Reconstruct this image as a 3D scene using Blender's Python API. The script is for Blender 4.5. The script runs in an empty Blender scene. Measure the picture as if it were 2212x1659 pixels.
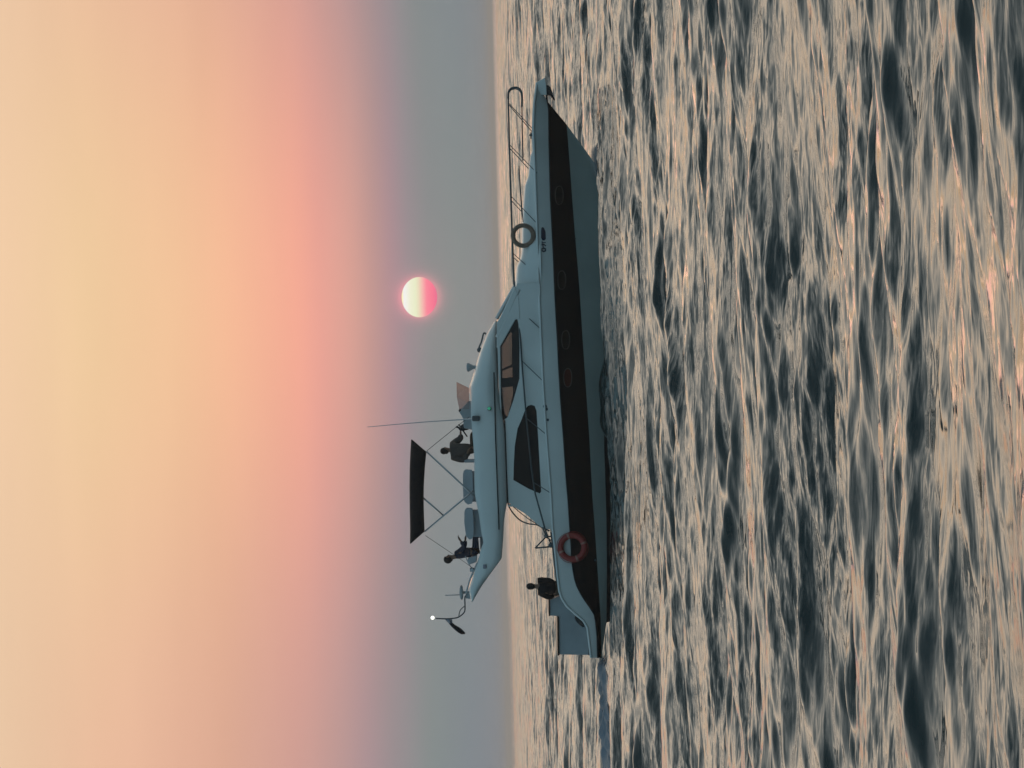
import bpy, bmesh, math, random
import numpy as np
from mathutils import Vector, Matrix, geometry

random.seed(4)
RNG = np.random.RandomState(11)
SC = bpy.context.scene
COL = SC.collection
R = math.radians

# ------------------------------------------------------------------ camera
CAM_H = 2.82            # eye height above the water, metres
FPX = 9510.0            # focal length in units of a 2212 px wide frame
TILT = math.atan(43.0 / 1659.0)
PITCH = 24.5 / FPX
fwd = Vector((0, math.cos(PITCH), -math.sin(PITCH)))
r0 = Vector((1, 0, 0)); u0 = Vector((0, math.sin(PITCH), math.cos(PITCH)))
RU = math.cos(TILT) * r0 - math.sin(TILT) * u0
UU = math.sin(TILT) * r0 + math.cos(TILT) * u0
CX, CY = -UU, RU        # the photographer held the phone on its side
CZ = -fwd
cam = bpy.data.cameras.new('camera')
cam.sensor_width = 36.0
cam.lens = 36.0 * FPX / 2212.0
cam.clip_start = 0.5; cam.clip_end = 60000
camo = bpy.data.objects.new('camera', cam); COL.objects.link(camo)
camo.matrix_world = Matrix(((CX.x, CY.x, CZ.x, 0), (CX.y, CY.y, CZ.y, 0), (CX.z, CY.z, CZ.z, CAM_H), (0, 0, 0, 1)))
SC.camera = camo

def ray(x, y):
    return fwd + CX * ((x - 1106.0) / FPX) + CY * ((829.5 - y) / FPX)

DN = 114.0              # distance of the yacht's near side
YC = DN + 2.2           # distance of its centreline
def P(x, y, yl=-2.2):
    """measured drawing of the yacht -> metres; yl = distance from the centreline (minus = near side)"""
    d = ray(x, y); t = (YC + yl) / d.y
    return Vector((d.x * t, YC + yl, CAM_H + d.z * t))

# ------------------------------------------------------------------ sky, sun, exposure
SUN_DIR = ray(906, 642).normalized()
SUN_AZ = math.atan2(SUN_DIR.x, SUN_DIR.y)
world = bpy.data.worlds.new('World'); SC.world = world
world.use_nodes = True
nt = world.node_tree; nt.nodes.clear()
def N(tree, typ, **kw):
    n = tree.nodes.new(typ)
    for k, v in kw.items(): setattr(n, k, v)
    return n
def M_(tree, op, a, b=None, c=None, clamp=False):
    n = tree.nodes.new('ShaderNodeMath'); n.operation = op; n.use_clamp = clamp
    for i, v in enumerate((a, b, c)):
        if v is None: continue
        if isinstance(v, (int, float)): n.inputs[i].default_value = v
        else: tree.links.new(v, n.inputs[i])
    return n.outputs[0]
def lin(c):
    return tuple(((v / 255.0) / 12.92 if v / 255.0 <= 0.04045 else ((v / 255.0 + 0.055) / 1.055) ** 2.4) for v in c) + (1.0,)
def ramp(tree, fac, stops, interp='LINEAR'):
    r = tree.nodes.new('ShaderNodeValToRGB'); cr = r.color_ramp; cr.interpolation = interp
    while len(cr.elements) > 1: cr.elements.remove(cr.elements[0])
    cr.elements[0].position = stops[0][0]; cr.elements[0].color = stops[0][1]
    for p, c in stops[1:]:
        e = cr.elements.new(p); e.color = c
    tree.links.new(fac, r.inputs[0]); return r.outputs[0]
tc = N(nt, 'ShaderNodeTexCoord')
sep = N(nt, 'ShaderNodeSeparateXYZ'); nt.links.new(tc.outputs['Generated'], sep.inputs[0])
sx, sy, sz = sep.outputs
elev = M_(nt, 'MULTIPLY', M_(nt, 'ARCSINE', sz), 180 / math.pi)
az = M_(nt, 'MULTIPLY', M_(nt, 'SUBTRACT', M_(nt, 'ARCTAN2', sx, sy), SUN_AZ), 180 / math.pi)
u1 = M_(nt, 'SQRT', M_(nt, 'DIVIDE', M_(nt, 'MAXIMUM', elev, 0.0), 90.0))
q = lambda e: math.sqrt(max(e, 0) / 90.0)
HIGH = [(10, (235, 213, 187)), (15, (226, 209, 189)), (22, (207, 201, 189)), (32, (174, 180, 178)), (50, (119, 136, 142)), (90, (82, 101, 112))]
HIGH = [(e_, tuple(v * k_ for v in lin(c_)[:3])) for (e_, c_), k_ in zip(HIGH, (1.22, 1.28, 1.25, 1.12, 1.0, 1.0))]   # the sky above the frame is brighter
W_SUN = [(0, (132, 138, 146)), (0.5, (133, 142, 142)), (0.9, (137, 140, 141)), (1.17, (152, 140, 145)), (1.37, (170, 140, 146)), (1.63, (192, 150, 145)), (1.9, (215, 160, 148)),
         (2.36, (237, 165, 150)), (2.6, (247, 172, 150)), (3.55, (246, 188, 152)), (4.2, (243, 196, 155)), (5.36, (241, 204, 160)), (6.5, (242, 205, 168))] + HIGH
W_SIDE = [(0, (125, 130, 142)), (0.5, (128, 136, 144)), (1.04, (131, 140, 139)), (1.5, (148, 141, 144)), (1.85, (166, 144, 149)), (2.3, (186, 152, 148)), (2.8, (203, 157, 148)),
          (3.35, (212, 164, 148)), (3.7, (218, 168, 147)), (4.2, (226, 175, 152)), (5.3, (234, 187, 158)), (6.6, (233, 198, 165))] + HIGH
W_OPP = [(0, (102, 127, 138)), (4, (111, 138, 149)), (12, (112, 142, 155)), (30, (104, 134, 148)), (60, (84, 112, 127)), (90, (66, 90, 104))]
lc = lambda c: lin(c) if max(c) > 3 else (*c, 1.0)
c_mid = ramp(nt, u1, [(q(e), lc(c)) for e, c in W_SUN])
c_side = ramp(nt, u1, [(q(e), lc(c)) for e, c in W_SIDE])
# the glow is strongest over the sun and dims to either side
fs = M_(nt, 'SUBTRACT', 1.0, M_(nt, 'EXPONENT', M_(nt, 'DIVIDE', M_(nt, 'MULTIPLY', az, az), -4.2 * 4.2)))
ms_ = N(nt, 'ShaderNodeMix', data_type='RGBA')
nt.links.new(fs, ms_.inputs['Factor']); nt.links.new(c_mid, ms_.inputs['A']); nt.links.new(c_side, ms_.inputs['B'])
c_sun = ms_.outputs['Result']
u2 = M_(nt, 'SQRT', M_(nt, 'DIVIDE', M_(nt, 'MAXIMUM', elev, 0.0), 90.0))
c_opp = ramp(nt, u2, [(q(e), tuple(v * 1.42 for v in lin(c)[:3]) + (1.0,)) for e, c in W_OPP])
caz = M_(nt, 'COSINE', M_(nt, 'MULTIPLY', az, math.pi / 180))
wgt = N(nt, 'ShaderNodeMapRange', interpolation_type='SMOOTHSTEP')
nt.links.new(caz, wgt.inputs[0]); wgt.inputs[1].default_value = -0.15; wgt.inputs[2].default_value = 0.9
mixn = N(nt, 'ShaderNodeMix', data_type='RGBA')
nt.links.new(wgt.outputs[0], mixn.inputs['Factor']); nt.links.new(c_opp, mixn.inputs['A']); nt.links.new(c_sun, mixn.inputs['B'])
# pink aureole close round the sun's disc
dv = N(nt, 'ShaderNodeVectorMath', operation='DISTANCE')
nt.links.new(tc.outputs['Generated'], dv.inputs[0]); dv.inputs[1].default_value = SUN_DIR
halo = M_(nt, 'EXPONENT', M_(nt, 'MULTIPLY', M_(nt, 'SUBTRACT', dv.outputs['Value'], R(0.26)), -1.0 / R(0.055)))
halo = M_(nt, 'MINIMUM', halo, 1.0)
halo2 = M_(nt, 'EXPONENT', M_(nt, 'MULTIPLY', dv.outputs['Value'], -1.0 / R(0.9)))
hc = N(nt, 'ShaderNodeMix', data_type='RGBA', blend_type='ADD'); hc.inputs['B'].default_value = (0.32, 0.04, 0.06, 1)
nt.links.new(halo, hc.inputs['Factor']); nt.links.new(mixn.outputs['Result'], hc.inputs['A'])
hd = N(nt, 'ShaderNodeMix', data_type='RGBA', blend_type='ADD'); hd.inputs['B'].default_value = (0.05, 0.015, 0.01, 1)
nt.links.new(halo2, hd.inputs['Factor']); nt.links.new(hc.outputs['Result'], hd.inputs['A'])
mpw = N(nt, 'ShaderNodeMapping'); mpw.inputs['Scale'].default_value = (9, 9, 70); nt.links.new(tc.outputs['Generated'], mpw.inputs[0])
nzw = N(nt, 'ShaderNodeTexNoise'); nzw.inputs['Scale'].default_value = 1.0; nzw.inputs['Detail'].default_value = 3; nt.links.new(mpw.outputs[0], nzw.inputs['Vector'])
vsw = N(nt, 'ShaderNodeVectorMath', operation='SCALE'); nt.links.new(hd.outputs['Result'], vsw.inputs[0])       # thin uneven haze
nt.links.new(M_(nt, 'MULTIPLY_ADD', nzw.outputs['Fac'], 0.10, 0.95), vsw.inputs['Scale'])
bg = N(nt, 'ShaderNodeBackground'); nt.links.new(vsw.outputs[0], bg.inputs[0]); bg.inputs[1].default_value = 1.0
wo = N(nt, 'ShaderNodeOutputWorld'); nt.links.new(bg.outputs[0], wo.inputs[0])

sl = bpy.data.lights.new('sunlight', 'SUN'); sl.energy = 0.010; sl.angle = R(8); sl.color = (1.0, 0.62, 0.46)
slo = bpy.data.objects.new('sunlight', sl); COL.objects.link(slo)
slo.rotation_euler = SUN_DIR.to_track_quat('Z', 'Y').to_euler()
SC.view_settings.view_transform = 'Standard'; SC.view_settings.look = 'None'
SC.view_settings.exposure = 0.0; SC.view_settings.gamma = 1.0
SC.render.engine = 'CYCLES'

# ------------------------------------------------------------------ materials
def mat(name, col, rough=0.5, metal=0.0, spec=0.5, coat=0.0, mottling=0.0, scale=3.0, emit=None, es=0.0, bump=0.0, alpha=None, trans=0.0, ior=1.45):
    m = bpy.data.materials.new(name); m.use_nodes = True
    t = m.node_tree; b = t.nodes['Principled BSDF']
    b.inputs['Base Color'].default_value = (*col, 1)
    b.inputs['Roughness'].default_value = rough; b.inputs['Metallic'].default_value = metal
    b.inputs['Specular IOR Level'].default_value = spec
    b.inputs['Coat Weight'].default_value = coat; b.inputs['Transmission Weight'].default_value = trans; b.inputs['IOR'].default_value = ior
    if emit: b.inputs['Emission Color'].default_value = (*emit, 1); b.inputs['Emission Strength'].default_value = es
    tcn = t.nodes.new('ShaderNodeTexCoord')
    if mottling:
        nz = t.nodes.new('ShaderNodeTexNoise'); nz.inputs['Scale'].default_value = scale; nz.inputs['Detail'].default_value = 5
        t.links.new(tcn.outputs['Object'], nz.inputs['Vector'])
        mr = t.nodes.new('ShaderNodeMapRange'); mr.inputs[1].default_value = 0.3; mr.inputs[2].default_value = 0.7
        mr.inputs[3].default_value = 1 - mottling; mr.inputs[4].default_value = 1 + mottling
        t.links.new(nz.outputs['Fac'], mr.inputs[0])
        mx = t.nodes.new('ShaderNodeVectorMath'); mx.operation = 'SCALE'; mx.inputs[0].default_value = col
        t.links.new(mr.outputs[0], mx.inputs['Scale']); t.links.new(mx.outputs[0], b.inputs['Base Color'])
    if bump:
        nb = t.nodes.new('ShaderNodeTexNoise'); nb.inputs['Scale'].default_value = 14; nb.inputs['Detail'].default_value = 3
        t.links.new(tcn.outputs['Object'], nb.inputs['Vector'])
        bn = t.nodes.new('ShaderNodeBump'); bn.inputs['Distance'].default_value = bump; bn.inputs['Strength'].default_value = 1
        t.links.new(nb.outputs['Fac'], bn.inputs['Height']); t.links.new(bn.outputs[0], b.inputs['Normal'])
    return m

MT = {}
MT['gelcoat'] = mat('white gelcoat', (0.68, 0.69, 0.67), 0.34, mottling=0.07, scale=0.9, coat=0.4)
MT['lower_hull_shade'] = mat('shade toned lower hull', (0.38, 0.44, 0.42), 0.4, mottling=0.12, scale=0.8)  # gelcoat darkened; underside shade and dark-water reflection painted into the base colour
MT['black_band'] = mat('black hull band', (0.010, 0.010, 0.011), 0.35, spec=0.25)
MT['antifoul'] = mat('antifouling', (0.012, 0.014, 0.018), 0.6)
MT['trim'] = mat('dark rubber trim', (0.012, 0.014, 0.017), 0.5)
MT['seam'] = mat('dark grey rubber', (0.06, 0.08, 0.09), 0.6)  # plain dark rubber of the hull fittings and antenna bracket
MT['steel'] = mat('stainless steel', (0.42, 0.44, 0.46), 0.3, metal=0.85)
MT['dark_steel'] = mat('weathered dark tube', (0.08, 0.1, 0.11), 0.4, metal=0.4)
MT['canvas'] = mat('black canvas', (0.008, 0.008, 0.010), 0.9, spec=0.15, bump=0.03)
MT['vinyl'] = mat('grey vinyl cushion', (0.36, 0.39, 0.42), 0.55, mottling=0.08, bump=0.008)
MT['orange'] = mat('red orange ring', (0.28, 0.032, 0.027), 0.5, mottling=0.15)
MT['tape'] = mat('pale reflective tape', (0.36, 0.17, 0.14), 0.4)
MT['ring_brown'] = mat('brown rope wound ring', (0.28, 0.20, 0.155), 0.85, mottling=0.25, scale=12, bump=0.02)
MT['rope'] = mat('pale rope', (0.35, 0.3, 0.25), 0.9)
MT['decal'] = mat('navy lettering', (0.02, 0.028, 0.055), 0.5)
MT['porthole'] = mat('porthole glass', (0.012, 0.010, 0.009), 0.12)
MT['porthole_red'] = mat('porthole with red curtain', (0.075, 0.018, 0.012), 0.25)
MT['porthole_rim'] = mat('porthole rim', (0.07, 0.06, 0.055), 0.4)
MT['locker'] = mat('slate grey locker', (0.32, 0.35, 0.37), 0.5, mottling=0.08)
MT['deck'] = mat('deck non slip', (0.5, 0.5, 0.48), 0.8, mottling=0.08)
MT['interior'] = mat('dark interior', (0.03, 0.026, 0.024), 0.7)
MT['green'] = mat('green navigation lens', (0.03, 0.3, 0.17), 0.3, emit=(0.1, 0.75, 0.42), es=0.22)
MT['lampwhite'] = mat('lit stern lamp', (0.9, 0.9, 0.8), 0.3, emit=(1.0, 0.97, 0.85), es=1.6)
MT['skin'] = mat('skin', (0.22, 0.12, 0.08), 0.6)
MT['hair'] = mat('dark hair', (0.012, 0.010, 0.009), 0.7)
MT['black_cloth'] = mat('black clothing', (0.018, 0.018, 0.02), 0.9, spec=0.1, bump=0.02)
MT['brown_cloth'] = mat('dark brown trousers', (0.07, 0.055, 0.042), 0.9, spec=0.1, bump=0.02)
MT['grey_cloth'] = mat('charcoal mauve shirt', (0.105, 0.085, 0.078), 0.9, spec=0.1, bump=0.02)
MT['navy_cloth'] = mat('navy clothing', (0.04, 0.046, 0.07), 0.9, spec=0.1, bump=0.02)
MT['flag'] = mat('dark flag cloth', (0.02, 0.022, 0.032), 0.85)
MT['flag_pale'] = mat('pale flag cloth', (0.3, 0.29, 0.33), 0.85)

def glassy(name, tint, amount):
    m = bpy.data.materials.new(name); m.use_nodes = True; t = m.node_tree; t.nodes.clear()
    tr = N(t, 'ShaderNodeBsdfTransparent'); tr.inputs[0].default_value = (*tint, 1)
    gl = N(t, 'ShaderNodeBsdfGlossy'); gl.inputs['Roughness'].default_value = 0.05; gl.inputs['Color'].default_value = (0.8, 0.8, 0.8, 1)
    mx = N(t, 'ShaderNodeMixShader'); mx.inputs[0].default_value = amount
    o = N(t, 'ShaderNodeOutputMaterial'); t.links.new(tr.outputs[0], mx.inputs[1]); t.links.new(gl.outputs[0], mx.inputs[2]); t.links.new(mx.outputs[0], o.inputs[0])
    return m
MT['glass'] = glassy('tinted cabin glass', (0.60, 0.57, 0.55), 0.06)
MT['screen'] = glassy('smoked pink windscreen', (0.72, 0.60, 0.58), 0.08)

# ------------------------------------------------------------------ object helpers
def tag(o, label=None, cat=None, group=None, kind=None):
    if label: o['label'] = label
    if cat: o['category'] = cat
    if group: o['group'] = group
    if kind: o['kind'] = kind
    return o
def empty(name, loc):
    o = bpy.data.objects.new(name, None); o.empty_display_size = 0.2; COL.objects.link(o); o.location = loc; return o
def wloc(o):
    v = Vector(o.location)
    while o.parent: o = o.parent; v += Vector(o.location)
    return v
def link_bm(name, bm, mats, parent=None, smooth=False, origin=None, bevel=0.0):
    """bm is in world metres; the object's origin is put at origin (or shares its parent's)"""
    if origin is None and parent is None: origin = Vector((0, 0, 0))
    base = wloc(parent) if parent is not None else Vector(origin)
    bmesh.ops.translate(bm, verts=bm.verts, vec=-base)
    bmesh.ops.recalc_face_normals(bm, faces=bm.faces)
    me = bpy.data.meshes.new(name); bm.to_mesh(me); bm.free()
    if not isinstance(mats, (list, tuple)): mats = [mats]
    for m in mats: me.materials.append(m)
    if smooth:
        for p in me.polygons: p.use_smooth = True
    o = bpy.data.objects.new(name, me); COL.objects.link(o)
    if parent is not None: o.parent = parent
    else: o.location = base
    if bevel:
        md = o.modifiers.new('bevel', 'BEVEL'); md.width = bevel; md.segments = 2; md.limit_method = 'ANGLE'; md.angle_limit = R(35)
    return o
def smooth_path(pts, sub=6):
    pts = [Vector(p) for p in pts]
    if len(pts) < 3: return pts
    out = []
    for i in range(len(pts) - 1):
        p0 = pts[max(i - 1, 0)]; p1 = pts[i]; p2 = pts[i + 1]; p3 = pts[min(i + 2, len(pts) - 1)]
        for k in range(sub):
            t = k / sub
            out.append(0.5 * ((2 * p1) + (p2 - p0) * t + (2 * p0 - 5 * p1 + 4 * p2 - p3) * t * t + (3 * p1 - p0 - 3 * p2 + p3) * t ** 3))
    out.append(pts[-1]); return out
def tube(bm, pts, r, seg=8, r2=None, closed=False, mi=0):
    pts = [Vector(p) for p in pts]; n = len(pts); rings = []
    prev = None
    for i, p in enumerate(pts):
        if closed: d = (pts[(i + 1) % n] - pts[i - 1]).normalized()
        else: d = (pts[min(i + 1, n - 1)] - pts[max(i - 1, 0)]).normalized()
        if prev is None:
            a = d.orthogonal().normalized()
        else:
            a = (prev - d * prev.dot(d))
            a = a.normalized() if a.length > 1e-6 else d.orthogonal().normalized()
        prev = a; b = d.cross(a)
        rr = r if r2 is None else r + (r2 - r) * i / max(n - 1, 1)
        rings.append([bm.verts.new(p + (a * math.cos(2 * math.pi * k / seg) + b * math.sin(2 * math.pi * k / seg)) * rr) for k in range(seg)])
    m = n if closed else n - 1
    for i in range(m):
        A, B = rings[i], rings[(i + 1) % n]
        for k in range(seg):
            f = bm.faces.new((A[k], A[(k + 1) % seg], B[(k + 1) % seg], B[k])); f.material_index = mi
    if not closed:
        bm.faces.new(rings[0][::-1]).material_index = mi; bm.faces.new(rings[-1]).material_index = mi
def prism(bm, outline, yl0, yl1, holes=(), mi=0, ref=None):
    """outline in the measured drawing (x, y), given thickness across the boat from yl0 to yl1"""
    rf = yl0 if ref is None else ref
    loops = [[P(x, y, rf) for x, y in outline]] + [[P(x, y, rf) for x, y in h] for h in holes]
    flat = [v for l in loops for v in l]
    tris = geometry.tessellate_polygon([[Vector((v.x, v.z, 0)) for v in l] for l in loops])
    A = [bm.verts.new((v.x, YC + yl0, v.z)) for v in flat]; B = [bm.verts.new((v.x, YC + yl1, v.z)) for v in flat]
    for t in tris:
        for vs in ((A[t[0]], A[t[1]], A[t[2]]), (B[t[2]], B[t[1]], B[t[0]])):
            try: bm.faces.new(vs).material_index = mi
            except ValueError: pass
    k = 0
    for l in loops:
        n = len(l)
        for i in range(n):
            a, b = k + i, k + (i + 1) % n
            bm.faces.new((A[a], A[b], B[b], B[a])).material_index = mi
        k += n
def box(bm, c, s, rot=None, mi=0):
    m = Matrix.Translation(c) @ (rot.to_4x4() if rot else Matrix()) @ Matrix.Diagonal((*s, 1))
    r = bmesh.ops.create_cube(bm, size=1.0, matrix=m)
    for v in r['verts']:
        for f in v.link_faces: f.material_index = mi
def ball(bm, c, s, seg=16, mi=0, rot=None):
    m = Matrix.Translation(c) @ (rot.to_4x4() if rot else Matrix()) @ Matrix.Diagonal((*s, 1))
    r = bmesh.ops.create_uvsphere(bm, u_segments=seg, v_segments=max(seg // 2, 6), radius=1.0, matrix=m)
    for v in r['verts']:
        for f in v.link_faces: f.material_index = mi
def lathe(bm, c, prof, seg=20, axis=Vector((0, 0, 1)), mi=0):
    q_ = Vector((0, 0, 1)).rotation_difference(axis)
    rings = [[bm.verts.new(Vector(c) + q_ @ Vector((r * math.cos(2 * math.pi * k / seg), r * math.sin(2 * math.pi * k / seg), h))) for k in range(seg)] for r, h in prof]
    for A, B in zip(rings, rings[1:]):
        for k in range(seg): bm.faces.new((A[k], A[(k + 1) % seg], B[(k + 1) % seg], B[k])).material_index = mi
    bm.faces.new(rings[0][::-1]).material_index = mi; bm.faces.new(rings[-1]).material_index = mi
def ip(tab, y):
    """table of (x, y) measured points, x read at y"""
    ys = [t[1] for t in tab]; xs = [t[0] for t in tab]
    return float(np.interp(y, ys, xs))

# ------------------------------------------------------------------ sea
NW = 205
lam = np.exp(RNG.uniform(math.log(0.26), math.log(9.0), NW)); lam[:6] = [7.5, 6.1, 5.2, 9.5, 4.3, 12.0]; lam[6:26] = np.geomspace(9, 26, 20)
spread = np.where(lam > 8.9, R(28), np.where(lam > 3, R(14), np.where(lam > 1.2, R(20), R(26))))
th = RNG.normal(0, 1, NW) * spread + R(-90 + 6)
ph = RNG.uniform(0, 2 * math.pi, NW)
kk = 2 * math.pi / lam
slope = np.where(lam > 3, 0.014, np.where(lam > 1.2, 0.018, 0.021)) * RNG.uniform(0.6, 1.4, NW)
slope[:6] = [0.046, 0.042, 0.040, 0.028, 0.040, 0.02]; slope[6:26] = 0.012
amp = slope / kk
kx, ky = kk * np.cos(th), kk * np.sin(th)
def waves(X, Y, spacing):
    dz = np.zeros_like(X); dx = np.zeros_like(X); dy = np.zeros_like(X)
    # groups: the chop is stronger in some patches than in others
    g = 1.0 + 0.35 * np.sin(0.21 * X + 0.33 * Y + 1.0) * np.sin(0.13 * Y - 0.4 * X + 2.0) + 0.25 * np.sin(0.9 * X - 0.55 * Y)
    rs = spacing.min(axis=1)
    calm2 = 1 - 0.5 * np.exp(-((Y - DN + 1.5) / 2.2) ** 4) * np.exp(-((X - 0.5) / 8.5) ** 6)
    calm = 1 - 0.8 * np.exp(-((Y - YC) / 5.0) ** 4) * np.exp(-((X - 0.5) / 14.0) ** 4)   # the hull's own wake flattens the swell beside it
    for i in range(NW):
        rr = np.nonzero(lam[i] / rs > 1.2)[0]
        if len(rr) == 0: continue
        sl_ = slice(rr.min(), rr.max() + 1)
        w = np.clip((lam[i] / np.maximum(spacing[sl_], 1e-6) - 1.2) / 1.6, 0, 1)
        a = amp[i] * w * (g[sl_] * calm2[sl_] if lam[i] < 3 else calm[sl_])
        p = kx[i] * X[sl_] + ky[i] * Y[sl_] + ph[i]
        a = a.astype(np.float32); p = np.mod(p, 2 * math.pi).astype(np.float32)
        s = np.sin(p); c = np.cos(p)
        dz[sl_] += a * c
        ch = 0.75 if lam[i] > 1.0 else 0.25
        dx[sl_] -= ch * a * (kx[i] / kk[i]) * s; dy[sl_] -= ch * a * (ky[i] / kk[i]) * s
    return dx, dy, dz
BOW = P(1300, 365, 0); STERN = P(1299, 1421, 0)
def boat_water(X, Y):
    """bow wave, hump along the side and the raised wake behind the stern"""
    z = np.zeros_like(X)
    def g(cx, cy, sx_, sy_, h): return h * np.exp(-((X - cx) / sx_) ** 2 - ((Y - cy) / sy_) ** 2)
    hx = P(1320, 840, -2.2).x
    z += g(hx, DN - 0.45, 0.90, 0.7, 0.46)
    z += g(P(1320, 925, -2.2).x, DN - 0.4, 0.5, 0.6, 0.32)
    z += g(P(1320, 730, -2.2).x, DN - 0.8, 1.0, 0.8, 0.10)
    z += g(BOW.x + 0.1, YC - 0.9, 0.55, 0.6, 0.16)
    z += g(P(1320, 1180, -2.2).x, DN - 0.5, 1.6, 0.5, 0.07)
    t = np.clip(STERN.x - X, 0, None)
    z += np.where(X < STERN.x + 0.4, 1, 0) * 0.13 * np.exp(-t / 14.0) * np.exp(-((Y - YC) / 1.9) ** 2) * np.clip((STERN.x + 0.4 - X) / 0.6, 0, 1)
    z -= 0.25 * np.exp(-((Y - (DN - 0.3)) / 1.5) ** 2) / (1 + np.exp(-(X - STERN.x - 0.5) * 3)) / (1 + np.exp((X - BOW.x + 1.5) * 2))
    return z
rows = [-60, -45, -32, -22, -14, -8, -3, 1, 4, 6.5, 8.5, 10]
d = 11.0
while d < 14000:
    rows.append(d)
    if d < 18: d += 0.12
    elif d < 2600: d += max(0.05, 0.0015 * d)
    elif d < 7000: d += 0.006 * d
    else: d += 0.03 * d
rows = np.array(rows)
t1 = np.linspace(-6.6, 6.6, 560); wing = 6.6 + np.cumsum(np.geomspace(0.035, 7.0, 46)); wing = wing[wing < 62]
ang = np.radians(np.concatenate([-wing[::-1], t1, wing]))
TT, DD = np.meshgrid(np.tan(ang), rows)
Xg = np.maximum(DD, 14.0) * TT; Yg = DD.copy()
sp = np.gradient(rows)[:, None] * np.ones_like(Xg)
spx = np.abs(np.gradient(Xg, axis=1))
spc = np.maximum(sp, spx)
dx, dy, dz = waves(Xg, Yg, spc)
fade = np.clip((9000 - Yg) / 5000, 0, 1)
Z = dz * fade + boat_water(Xg, Yg)
V = np.stack([Xg + dx * fade, Yg + dy * fade, Z], -1).reshape(-1, 3).astype(np.float32)
nr, nc = Xg.shape
idx = np.arange(nr * nc).reshape(nr, nc)
F = np.stack([idx[:-1, :-1], idx[:-1, 1:], idx[1:, 1:], idx[1:, :-1]], -1).reshape(-1, 4).astype(np.int32)
me = bpy.data.meshes.new('sea_water')
me.vertices.add(len(V)); me.vertices.foreach_set('co', V.ravel())
me.loops.add(F.size); me.loops.foreach_set('vertex_index', F.ravel())
me.polygons.add(len(F)); me.polygons.foreach_set('loop_start', np.arange(0, F.size, 4, dtype=np.int32))
me.polygons.foreach_set('loop_total', np.full(len(F), 4, dtype=np.int32))
me.polygons.foreach_set('use_smooth', np.ones(len(F), dtype=bool))
me.update(calc_edges=True)
wm = bpy.data.materials.new('sea water'); wm.use_nodes = True; t = wm.node_tree; b = t.nodes['Principled BSDF']
b.inputs['Base Color'].default_value = (0.011, 0.025, 0.026, 1); b.inputs['Roughness'].default_value = 0.05; b.inputs['IOR'].default_value = 1.45
tcw = N(t, 'ShaderNodeTexCoord')
def wnoise(scx, scy, detail, rough=0.55, dist=0.0):
    mp = N(t, 'ShaderNodeMapping'); mp.inputs['Scale'].default_value = (scx, scy, 1)
    t.links.new(tcw.outputs['Object'], mp.inputs[0])
    n = N(t, 'ShaderNodeTexNoise'); n.inputs['Scale'].default_value = 1; n.inputs['Detail'].default_value = detail
    n.inputs['Roughness'].default_value = rough; n.inputs['Distortion'].default_value = dist
    t.links.new(mp.outputs[0], n.inputs['Vector']); return n.outputs['Fac']
gust = N(t, 'ShaderNodeMapRange'); t.links.new(wnoise(0.35, 0.16, 3), gust.inputs[0])
gust.inputs[1].default_value = 0.38; gust.inputs[2].default_value = 0.62; gust.inputs[3].default_value = 0.35; gust.inputs[4].default_value = 1.2
def slopes(scx, scy, detail, kx_, ky_, mod=None):
    mp = N(t, 'ShaderNodeMapping'); mp.inputs['Scale'].default_value = (scx, scy, 1); t.links.new(tcw.outputs['Object'], mp.inputs[0])
    n = N(t, 'ShaderNodeTexNoise'); n.inputs['Scale'].default_value = 1; n.inputs['Detail'].default_value = detail; n.inputs['Distortion'].default_value = 0.6
    t.links.new(mp.outputs[0], n.inputs['Vector'])
    su = N(t, 'ShaderNodeVectorMath', operation='SUBTRACT'); t.links.new(n.outputs['Color'], su.inputs[0]); su.inputs[1].default_value = (0.5, 0.5, 0.5)
    mu = N(t, 'ShaderNodeVectorMath', operation='MULTIPLY'); t.links.new(su.outputs[0], mu.inputs[0]); mu.inputs[1].default_value = (kx_, ky_, 0)
    if mod is None: return mu.outputs[0]
    m2 = N(t, 'ShaderNodeVectorMath', operation='SCALE'); t.links.new(mu.outputs[0], m2.inputs[0]); t.links.new(mod, m2.inputs['Scale']); return m2.outputs[0]
geo = N(t, 'ShaderNodeNewGeometry')
a1 = N(t, 'ShaderNodeVectorMath', operation='ADD'); t.links.new(geo.outputs['Normal'], a1.inputs[0]); t.links.new(slopes(1.0, 4.0, 3, 0.40, 0.72), a1.inputs[1])
a2n = N(t, 'ShaderNodeVectorMath', operation='ADD'); t.links.new(a1.outputs[0], a2n.inputs[0]); t.links.new(slopes(5.0, 18, 3, 0.4, 0.75, gust.outputs[0]), a2n.inputs[1])
nn = N(t, 'ShaderNodeVectorMath', operation='NORMALIZE'); t.links.new(a2n.outputs[0], nn.inputs[0]); t.links.new(nn.outputs[0], b.inputs['Normal'])
me.materials.append(wm)
sea = bpy.data.objects.new('water', me); COL.objects.link(sea); sea['kind'] = 'structure'

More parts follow.
